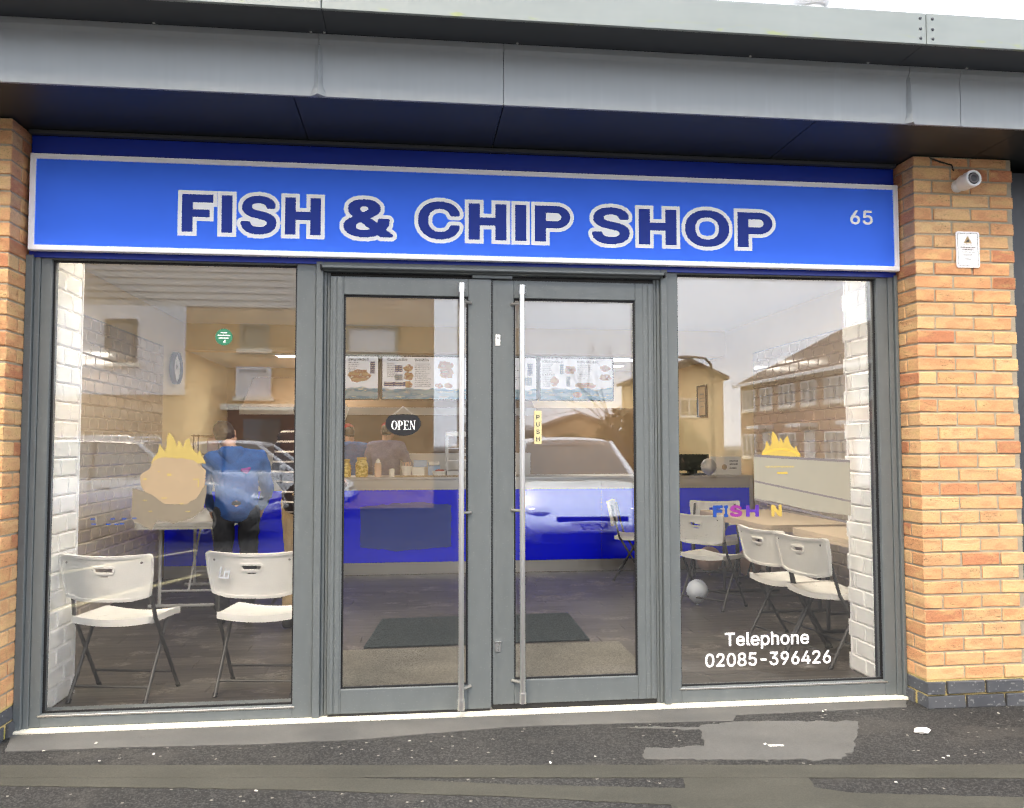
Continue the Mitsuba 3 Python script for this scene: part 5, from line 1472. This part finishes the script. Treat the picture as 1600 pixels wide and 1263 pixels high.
def car(key, text, x, y, turn, paint, estate=False, plate='MVV', L=4.35, W=1.78, Ht=1.50):
    """Built facing +x (front), wheels on z = 0."""
    R = T().translate([x, y, 0]).rotate([0, 0, 1], math.degrees(turn))
    label(key, text, 'car')

    def put(name, m, mt, smooth=False):
        place(key + '__' + name, mikit.ply(m, mt, smooth=smooth), R)
    h = L / 2
    prof = [(-h, 0.36, 0.72, 0.78), (-h + 0.06, 0.30, 0.86, 0.86), (-h + 0.30, 0.24, 0.92, 0.96), (-h + 0.9, 0.20, 0.94, 1.0), (-0.2, 0.18, 0.93, 1.0), (0.75, 0.19, 0.93, 1.0), (1.05, 0.20, 0.92, 0.99), (1.5, 0.22, 0.87, 0.97), (h - 0.36, 0.24, 0.78, 0.94), (h - 0.16, 0.26, 0.67, 0.90), (h - 0.05, 0.29, 0.57, 0.85), (h, 0.36, 0.48, 0.76)]
    if estate: prof[1] = (-h + 0.06, 0.30, 0.92, 0.88)
    xs = np.linspace(-h, h, 46)
    pa = np.array(prof)
    secs = []
    for q in xs:
        zb_, zt_, wf = (np.interp(q, pa[:, 0], pa[:, i]) for i in (1, 2, 3))
        w = W / 2 * wf
        half = [(0.0, zb_), (w * 0.80, zb_), (w * 0.95, zb_ + 0.06), (w * 0.99, zb_ + (zt_ - zb_) * 0.35), (w, zb_ + (zt_ - zb_) * 0.62), (w * 0.965, zt_ - 0.07), (w * 0.90, zt_ - 0.015), (w * 0.6, zt_ + 0.018), (0, zt_ + 0.030)]
        secs.append([(q, a, b) for a, b in half] + [(q, -a, b) for a, b in half[-2:0:-1]])
    body = loft(secs)
    put('body', body, paint, 40)
    # greenhouse
    b0, t0, t1, b1 = (1.05, 0.30, -1.35, -2.02) if estate else (1.05, 0.30, -0.95, -1.75)
    if not estate: b1 = -1.80
    wb, wt, zb_, zt_ = W / 2 * 0.90, W / 2 * 0.66, 0.90, Ht

    def glass(off):
        bot = [(b0 - off, wb - off), (b1 + off, (wb - off) * 0.95)]
        tp = [(t0 - off, wt - off), (t1 + off, (wt - off) * 0.97)]
        return man(m3.Manifold.hull_points(np.array([(a, s * b, zb_) for a, b in bot for s in (-1, 1)] + [(a, s * b, zt_ - 0.045) for a, b in tp for s in (-1, 1)], np.float32)))
    put('cabin_glass', glass(0.012), 'car_glass')
    rs = []
    for q in np.linspace(t1 - 0.06, t0 + 0.06, 14):
        u = (q - t1) / (t0 - t1)
        z = zt_ - 0.050 + 0.050 * math.sin(math.pi * np.clip(u * 0.9 + 0.05, 0, 1)) ** 0.6
        half = [(0.0, z - 0.045), (wt * 0.98, z - 0.055), (wt * 1.02, z - 0.035), (wt * 0.90, z - 0.004), (wt * 0.5, z + 0.018), (0, z + 0.024)]
        rs.append([(q, a, b) for a, b in half] + [(q, -a, b) for a, b in half[-2:0:-1]])
    put('roof', loft(rs), paint, 40)
    for s in (-1, 1):
        put('pillar', tube([(b0 + 0.02, s * wb, zb_ - 0.02), (t0, s * wt, zt_ - 0.06)], [0.045, 0.032], 8), paint, 40)
        put('pillar', tube([(b1 - 0.02, s * wb * 0.95, zb_ - 0.02), (t1, s * wt * 0.97, zt_ - 0.06)], [0.075, 0.060], 8), paint, 40)
        xm = -0.30
        put('pillar', tube([(xm, s * (wb - 0.004), zb_), (xm - 0.04, s * (wt - 0.002), zt_ - 0.06)], 0.030, 8), 'black_plastic', 40)
        put('sill_trim', bx(b1 + 0.1, b0 - 0.15, s * wb - 0.010, s * wb + 0.012, zb_ + 0.005, zb_ + 0.030, 0.004), 'head_lamp')
        put('door_mirror', ball((0.86, s * (wb + 0.10), 0.99), (0.06, 0.095, 0.07), 3), paint, True)
        put('door_handle', bx(-0.18, 0.02, s * (W / 2) - 0.012, s * (W / 2) + 0.012, 0.78, 0.81, 0.006), paint)
        put('door_seam', cat([bx(qx, qx + 0.008, s * W / 2 * 0.985 - 0.010, s * W / 2 * 0.985 + 0.010, 0.32, 0.86) for qx in (-1.15, -0.28, 0.82)]), 'gasket')
        put('headlight', ball((h - 0.20, s * W / 2 * 0.66, 0.62), (0.14, 0.17, 0.075), 3), 'head_lamp', True)
        put('tail_light', ball((-h + 0.10, s * W / 2 * 0.70, 0.84), (0.10, 0.13, 0.11), 3), 'tail_red', True)
        for wx in (h - 0.86, -h + 0.84):
            Rw = trimesh.transformations.rotation_matrix(math.pi / 2 * (-s), (1, 0, 0))
            ty = lathe([(0.20, 0), (0.30, -0.005), (0.322, 0.02), (0.322, 0.18), (0.30, 0.205), (0.20, 0.20), (0.20, 0)], 36); ty.apply_transform(Rw); ty.apply_translation((wx, s * (W / 2 - 0.195), 0.322))
            put('wheel__tyre', ty, 'tyre', 40)
            sp = [Point(0, 0).buffer(0.05)] + [affinity.rotate(sbox(-0.024, 0, 0.024, 0.20), 72 * i, origin=(0, 0)) for i in range(5)] + [Point(0, 0).buffer(0.205, quad_segs=12).difference(Point(0, 0).buffer(0.180, quad_segs=12))]
            rm = ext(union_all(sp), 0.03); rm.apply_translation((0, 0, 0.165)); rm.apply_transform(Rw); rm.apply_translation((wx, s * (W / 2 - 0.195), 0.322))
            put('wheel__rim', rm, 'steel_brushed')
            ar = lathe([(0, 0), (0.365, 0), (0.365, 0.012), (0, 0.012)], 36); ar.apply_transform(Rw); ar.apply_translation((wx, s * (W / 2 - 0.015), 0.345))
            put('wheel_arch', ar, 'gasket')
    put('grille', bx(h - 0.16, h - 0.015, -0.42, 0.42, 0.50, 0.58, 0.01), 'black_plastic')
    put('air_intake', bx(h - 0.10, h + 0.006, -0.60, 0.60, 0.30, 0.40, 0.01), 'black_plastic')
    put('number_plate', bx(h - 0.02, h + 0.022, -0.26, 0.26, 0.415, 0.525, 0.003), 'plate_white')
    g = ext(fit(text_poly(plate, 1, True), -0.16, 0.16, 0.435, 0.505), 0.002)
    g.apply_transform(np.array([[0, 0, 1, h + 0.0222], [1, 0, 0, 0], [0, 1, 0, 0], [0, 0, 0, 1.0]]))
    put('number_plate__characters', g, 'dark_print')
    put('rear_plate', bx(-h - 0.012, -h + 0.02, -0.26, 0.26, 0.62, 0.73, 0.003), 'push_yellow')
    put('wiper', tube([(1.10, -0.1, 0.945), (0.98, 0.48, 0.955)], 0.010, 6), 'black_plastic', 40)
    if estate:
        for s in (-1, 1):
            put('roof_rail', tube([(t1 + 0.1, s * wt * 0.93, zt_), (t1 + 0.16, s * wt * 0.93, zt_ + 0.045), (t0 - 0.16, s * wt * 0.93, zt_ + 0.045), (t0 - 0.1, s * wt * 0.93, zt_)], 0.014, 8), 'head_lamp', 40)


car('parked_car', 'pale blue car parked facing the shop, mirrored in the right door', 2.12, -7.15, math.pi / 2 + 0.03, 'paint_pale_blue', W=1.80)
car('parked_car_001', 'silver estate car mirrored low in the left window with a red tail light', -4.35, -9.2, 0.10, 'paint_silver', estate=True, L=4.5)
car('parked_car_002', 'white car mirrored behind the person in blue in the left window', -3.3, -12.9, 0.06, 'paint_white', L=4.2)

# ------------------------------------------------------------------ buildings across the car park (seen mirrored)
def window_unit(key, x0, x1, y, z0, z1, face, mull=1, glass='house_glass', frame='upvc_white', axis='x'):
    """A window in a wall: axis 'x' = the wall runs along x and looks along face*y; axis 'y' = runs along y and looks along face*x."""
    w = 0.07
    bars = [sbox(x0, z0, x1, z1).difference(sbox(x0 + w, z0 + w, x1 - w, z1 - w))]
    for i in range(mull):
        c = x0 + (x1 - x0) * (i + 1) / (mull + 1)
        bars.append(sbox(c - w / 2, z0, c + w / 2, z1))
    fr = ext(union_all(bars), 0.09)
    gl = ext(sbox(x0 + 0.02, z0 + 0.02, x1 - 0.02, z1 - 0.02), 0.03)
    si = ext(sbox(x0 - 0.06, z0 - 0.09, x1 + 0.06, z0 - 0.002), 0.12)
    for n, m, mt in (('__frame', fr, frame), ('__pane', gl, glass), ('__sill', si, 'sill_stone')):
        if axis == 'x':
            M = np.array([[1, 0, 0, 0], [0, 0, face, y - face * 0.02], [0, 1, 0, 0], [0, 0, 0, 1.0]])
        else:
            M = np.array([[0, 0, face, y - face * 0.02], [1, 0, 0, 0], [0, 1, 0, 0], [0, 0, 0, 1.0]])
        m = m.copy(); m.apply_transform(M)
        if np.linalg.det(M) < 0: m.invert()
        k = key + '__window' + f'_{WN[0]:03d}' + n if WN[0] else key + '__window' + n
        add(k, m, mt)
    WN[0] += 1


WN = [0]
k = 'flats_building'
label(k, 'buff brick building with a white rendered panel and white weatherboards, mirrored in the left window', 'building')
FY = -14.6
add(k + '__wall', bx(-24, 0.45, FY - 9, FY, 0.0, 6.535), 'brick_buff')
add(k + '__render_panel', bx(-11.5, -5.02, FY + 0.001, FY + 0.06, 2.53, 4.50), 'render_white')
pr('board_grey', (0.46, 0.43, 0.385), 0.7)
nb = 13
for i in range(nb):
    z0 = 4.505 + i * 0.155
    pts = [(x, y, z) for x in (-24, -1.95) for y, z in ((FY + 0.002, z0), (FY + 0.055, z0), (FY + 0.045, z0 + 0.02), (FY + 0.022, z0 + 0.15), (FY + 0.002, z0 + 0.15))]
    add(k + '__weatherboard', man(m3.Manifold.hull_points(np.array(pts, np.float32))), 'board_grey')
add(k + '__corner_board', bx(-1.949, -1.83, FY + 0.002, FY + 0.07, 4.505, 6.53), 'upvc_white')
add(k + '__eaves', bx(-24.2, 0.75, FY - 9.2, FY + 0.45, 6.54, 6.80), 'soffit_dark')
WN[0] = 0
for (x0, x1, z0, z1, mt, g) in ((-6.70, -6.04, 3.23, 4.19, 'soffit_dark', 'house_glass'), (-3.86, -3.22, 3.57, 4.14, 'decal_beige', 'decal_beige'), (-3.93, -3.17, 2.50, 3.17, 'render_white', 'render_white'), (-1.54, -0.36, 3.46, 4.15, 'decal_beige', 'render_white'), (-9.2, -8.0, 3.1, 4.2, 'soffit_dark', 'house_glass')):
    yy = FY + (0.06 if x1 < -5 else 0.0)
    window_unit(k, x0, x1, yy, z0, z1, 1, mull=0, glass=g, frame=mt)
add(k + '__entrance', bx(-4.10, -1.75, FY + 0.001, FY + 0.05, 0.0, 2.20, 0.004), 'door_brown')
add(k + '__entrance__leaf', bx(-3.75, -2.95, FY + 0.051, FY + 0.085, 0.05, 2.0, 0.004), 'house_glass')
add(k + '__entrance__leaf_001', bx(-2.90, -2.10, FY + 0.051, FY + 0.085, 0.05, 2.0, 0.004), 'door_brown')
add(k + '__entrance__lintel', bx(-4.25, -1.6, FY + 0.001, FY + 0.09, 2.202, 2.34, 0.004), 'sill_stone')
add(k + '__plinth', bx(-24, -4.101, FY + 0.001, FY + 0.03, 0.0, 0.45), 'plinth_brick')

# a terrace of houses running away from the shop, its row of windows mirrored in the right window
HX, HZ, RZ = 16.0, 4.35, 6.80
for i in range(4):
    ya, yb_ = -18.5 - 4.1 * i, -18.5 - 4.1 * (i + 1)
    k = 'terraced_house' if i == 0 else f'terraced_house_{i:03d}'
    label(k, ('red brick terraced house nearest the shop', 'red brick terraced house second along the row', 'red brick terraced house third along the row', 'red brick end house with the hipped roof')[i] + ', mirrored in the right window', 'house', 'terraced houses across the car park')
    add(k + '__wall', bx(HX, HX + 7.6, yb_ + 0.004, ya - 0.004, 0.0, HZ), 'brick_red')
    if i < 3:
        pts = [(HX - 0.35, ya, HZ - 0.10), (HX - 0.35, yb_, HZ - 0.10), (HX + 3.8, ya, RZ), (HX + 3.8, yb_, RZ), (HX + 7.95, ya, HZ - 0.10), (HX + 7.95, yb_, HZ - 0.10)]
    else:
        pts = [(HX - 0.35, ya, HZ - 0.10), (HX - 0.35, yb_ - 0.3, HZ - 0.10), (HX + 3.8, ya, RZ), (HX + 3.8, yb_ + 3.1, RZ), (HX + 7.95, ya, HZ - 0.10), (HX + 7.95, yb_ - 0.3, HZ - 0.10)]
    add(k + '__roof', man(m3.Manifold.hull_points(np.array(pts, np.float32))).apply_translation((0, 0, 0.06)), 'roof_tile')
    add(k + '__gutter', bx(HX - 0.44, HX - 0.352, yb_ + 0.002, ya - 0.002, HZ - 0.12, HZ + 0.02, 0.01), 'upvc_white')
    WN[0] = 0
    for c, wd, ml in ((ya - 1.0, 0.62, 1), (ya - 3.0, 0.75, 2)):
        window_unit(k, c - wd, c + wd, HX, 3.08, 4.05, -1, ml, axis='y')
    window_unit(k, ya - 3.0 - 0.8, ya - 3.0 + 0.8, HX, 0.85, 1.95, -1, 2, axis='y')
    add(k + '__door', bx(HX - 0.05, HX - 0.002, ya - 1.45, ya - 0.55, 0.0, 2.05, 0.004), 'upvc_white')
    add(k + '__porch', bx(HX - 0.75, HX - 0.003, ya - 1.65, ya - 0.35, 2.15, 2.30, 0.01), 'upvc_white')
k = 'gable_house'
label(k, 'buff brick house with a pointed gable, mirrored at the left of the right window', 'house')
prof = Polygon([(14.6, 0), (19.0, 0), (19.0, 5.6), (16.8, 6.55), (14.6, 5.7)])
m = ext(prof, 8.0); m.apply_transform(np.array([[1, 0, 0, 0], [0, 0, -1, -45.0], [0, 1, 0, 0], [0, 0, 0, 1.0]]))
add(k + '__wall', m, 'brick_buff')
for (xa, za, xb, zb2) in ((14.3, 5.58, 16.8, 6.60), (16.8, 6.60, 19.3, 5.48)):
    add(k + '__roof', man(m3.Manifold.hull_points(np.array([(xa, y, za) for y in (-44.7, -53.3)] + [(xb, y, zb2) for y in (-44.7, -53.3)] + [(xa, y, za + 0.2) for y in (-44.7, -53.3)] + [(xb, y, zb2 + 0.2) for y in (-44.7, -53.3)], np.float32))), 'roof_tile')
WN[0] = 0
window_unit(k, 16.2, 17.4, -45.0, 3.2, 4.3, 1, 1)
k = 'gable_house_001'
label(k, 'low brown house with a pitched roof mirrored above the pale blue car', 'house')
m = ext(Polygon([(10.4, 0), (14.6, 0), (14.6, 2.95), (12.5, 3.72), (10.4, 2.95)]), 7.0); m.apply_transform(np.array([[1, 0, 0, 0], [0, 0, -1, -58.0], [0, 1, 0, 0], [0, 0, 0, 1.0]]))
add(k + '__wall', m, 'brick_buff')
for (xa, za, xb, zb2) in ((10.1, 2.84, 12.5, 3.72), (12.5, 3.72, 14.9, 2.84)):
    add(k + '__roof', man(m3.Manifold.hull_points(np.array([(xa, y, za) for y in (-57.7, -65.3)] + [(xb, y, zb2) for y in (-57.7, -65.3)] + [(xa, y, za + 0.2) for y in (-57.7, -65.3)] + [(xb, y, zb2 + 0.2) for y in (-57.7, -65.3)], np.float32))), 'roof_tile')
label('parked_van', 'white van mirrored beside the PUSH strip', 'van')
add('parked_van__body', man(m3.Manifold.hull_points(np.array([(x, y, z) for x, z in ((2.0, 0.35), (6.9, 0.35), (6.9, 0.95), (6.0, 1.25), (5.3, 2.35), (2.1, 2.45)) for y in (-33.0, -35.0)], np.float32))), 'paint_white')
add('parked_van__windscreen', man(m3.Manifold.hull_points(np.array([(x, y, z) for x, z in ((5.95, 1.30), (5.42, 2.12), (4.7, 2.12), (4.7, 1.30)) for y in (-32.97, -35.03)], np.float32))), 'car_glass')
for wx in (3.0, 5.8):
    for yy in (-33.1, -35.1):
        w_ = lathe([(0, 0), (0.30, 0), (0.34, 0.03), (0.34, 0.2), (0.30, 0.22), (0, 0.22)], 28); w_.apply_transform(trimesh.transformations.rotation_matrix(math.pi / 2, (1, 0, 0))); w_.apply_translation((wx, yy + 0.16, 0.34))
        add('parked_van__wheel', w_, 'tyre', smooth=40)

# lamp post, bare tree, bushes
k = 'street_lamp'
label(k, 'grey lamp post mirrored in the right window before the houses', 'street lamp')
add(k + '__post', tube([(12.75, -30, 0), (12.75, -30, 1.2), (12.75, -30, 4.4), (12.70, -30, 4.9), (12.45, -30, 5.15), (11.9, -30, 5.22)], [0.11, 0.09, 0.065, 0.055, 0.05, 0.05], 12), 'post_dark', smooth=50)
add(k + '__lantern', ball((11.6, -30, 5.20), (0.38, 0.14, 0.09), 3), 'lamp_post_grey', smooth=True)


def col_bark(p, n, uv):
    return mix((0.075, 0.060, 0.046), (0.16, 0.13, 0.10), fbm(p.x * 20, p.y * 20, p.z * 5, 3))


pr('bark', proc(col_bark), 0.9)
label('bare_tree', 'bare winter tree mirrored at the right edge of the right door', 'tree')
tr_ = np.random.default_rng(12)
limbs, trunk = [], []


def grow(p, d, r, L, depth):
    pts, rs = [p], [r]
    for _ in range(4):
        d = d + tr_.normal(0, 0.10, 3); d /= np.linalg.norm(d)
        p = p + d * L / 4
        pts.append(p); rs.append(max(rs[-1] * 0.90, 0.004))
    (trunk if depth == 0 else limbs).append(tube(pts, rs, 7 if depth < 2 else 4, cap=depth < 2))
    if depth < 5:
        for _ in range(3 if depth < 3 else 2):
            a = d + tr_.normal(0, 0.46, 3) + np.array([0, 0, 0.18]); a /= np.linalg.norm(a)
            grow(pts[-1 if _ < 2 else -2], a, rs[-1] * 0.66, L * tr_.uniform(0.62, 0.82), depth + 1)


grow(np.array([4.98, -15.2, 0.0]), np.array([0, 0, 1.0]), 0.085, 1.35, 0)
add('bare_tree__trunk', cat(trunk), 'bark', smooth=60)
add('bare_tree__crown', cat(limbs), 'bark', smooth=60)


def col_leaf(p, n, uv):
    return mix((0.030, 0.045, 0.016), (0.085, 0.105, 0.040), noise(p.x * 9, p.y * 9, p.z * 9))


scene['leaf'] = {'type': 'twosided', 'b': {'type': 'principled', 'base_color': proc(col_leaf), 'roughness': 0.6}}
for i, (x, y, r, hgt) in enumerate(((7.25, -24.5, 0.95, 2.7), (9.6, -25.5, 1.2, 2.4), (9.2, -44.0, 1.3, 2.2))):
    k = 'evergreen_bush' if i == 0 else f'evergreen_bush_{i:03d}'
    label(k, ('rounded dark bush mirrored at the right of the right door', 'dark bush to the right of the rounded one across the car park', 'low dark bush in front of the low brown house')[i], 'bush')
    q = np.random.default_rng(40 + i)
    n = 2600
    dv = q.normal(0, 1, (n, 3)); dv /= np.linalg.norm(dv, axis=1, keepdims=True)
    lump = 0.72 + 0.5 * meshkit.fbm(dv * 2.2 + i * 5, 3)
    c = dv * (q.uniform(0.55, 1.0, (n, 1)) ** 0.5) * lump[:, None] * np.array([r, r, hgt / 2]) + np.array([x, y, hgt / 2])
    c[:, 2] = np.maximum(c[:, 2], 0.05)
    a = q.normal(0, 1, (n, 3)); a /= np.linalg.norm(a, axis=1, keepdims=True)
    b = np.cross(a, q.normal(0, 1, (n, 3))); b /= np.linalg.norm(b, axis=1, keepdims=True)
    sz = q.uniform(0.06, 0.13, (n, 1))
    v = np.stack([c - a * sz, c + b * sz * 0.6, c + a * sz, c - b * sz * 0.6], 1).reshape(-1, 3)
    f = np.arange(n * 4).reshape(-1, 4)
    add(k + '__foliage', (v, f), 'leaf')
    add(k + '__stem', tube([(x, y, 0), (x, y, hgt * 0.55)], [0.06, 0.03], 7), 'bark')
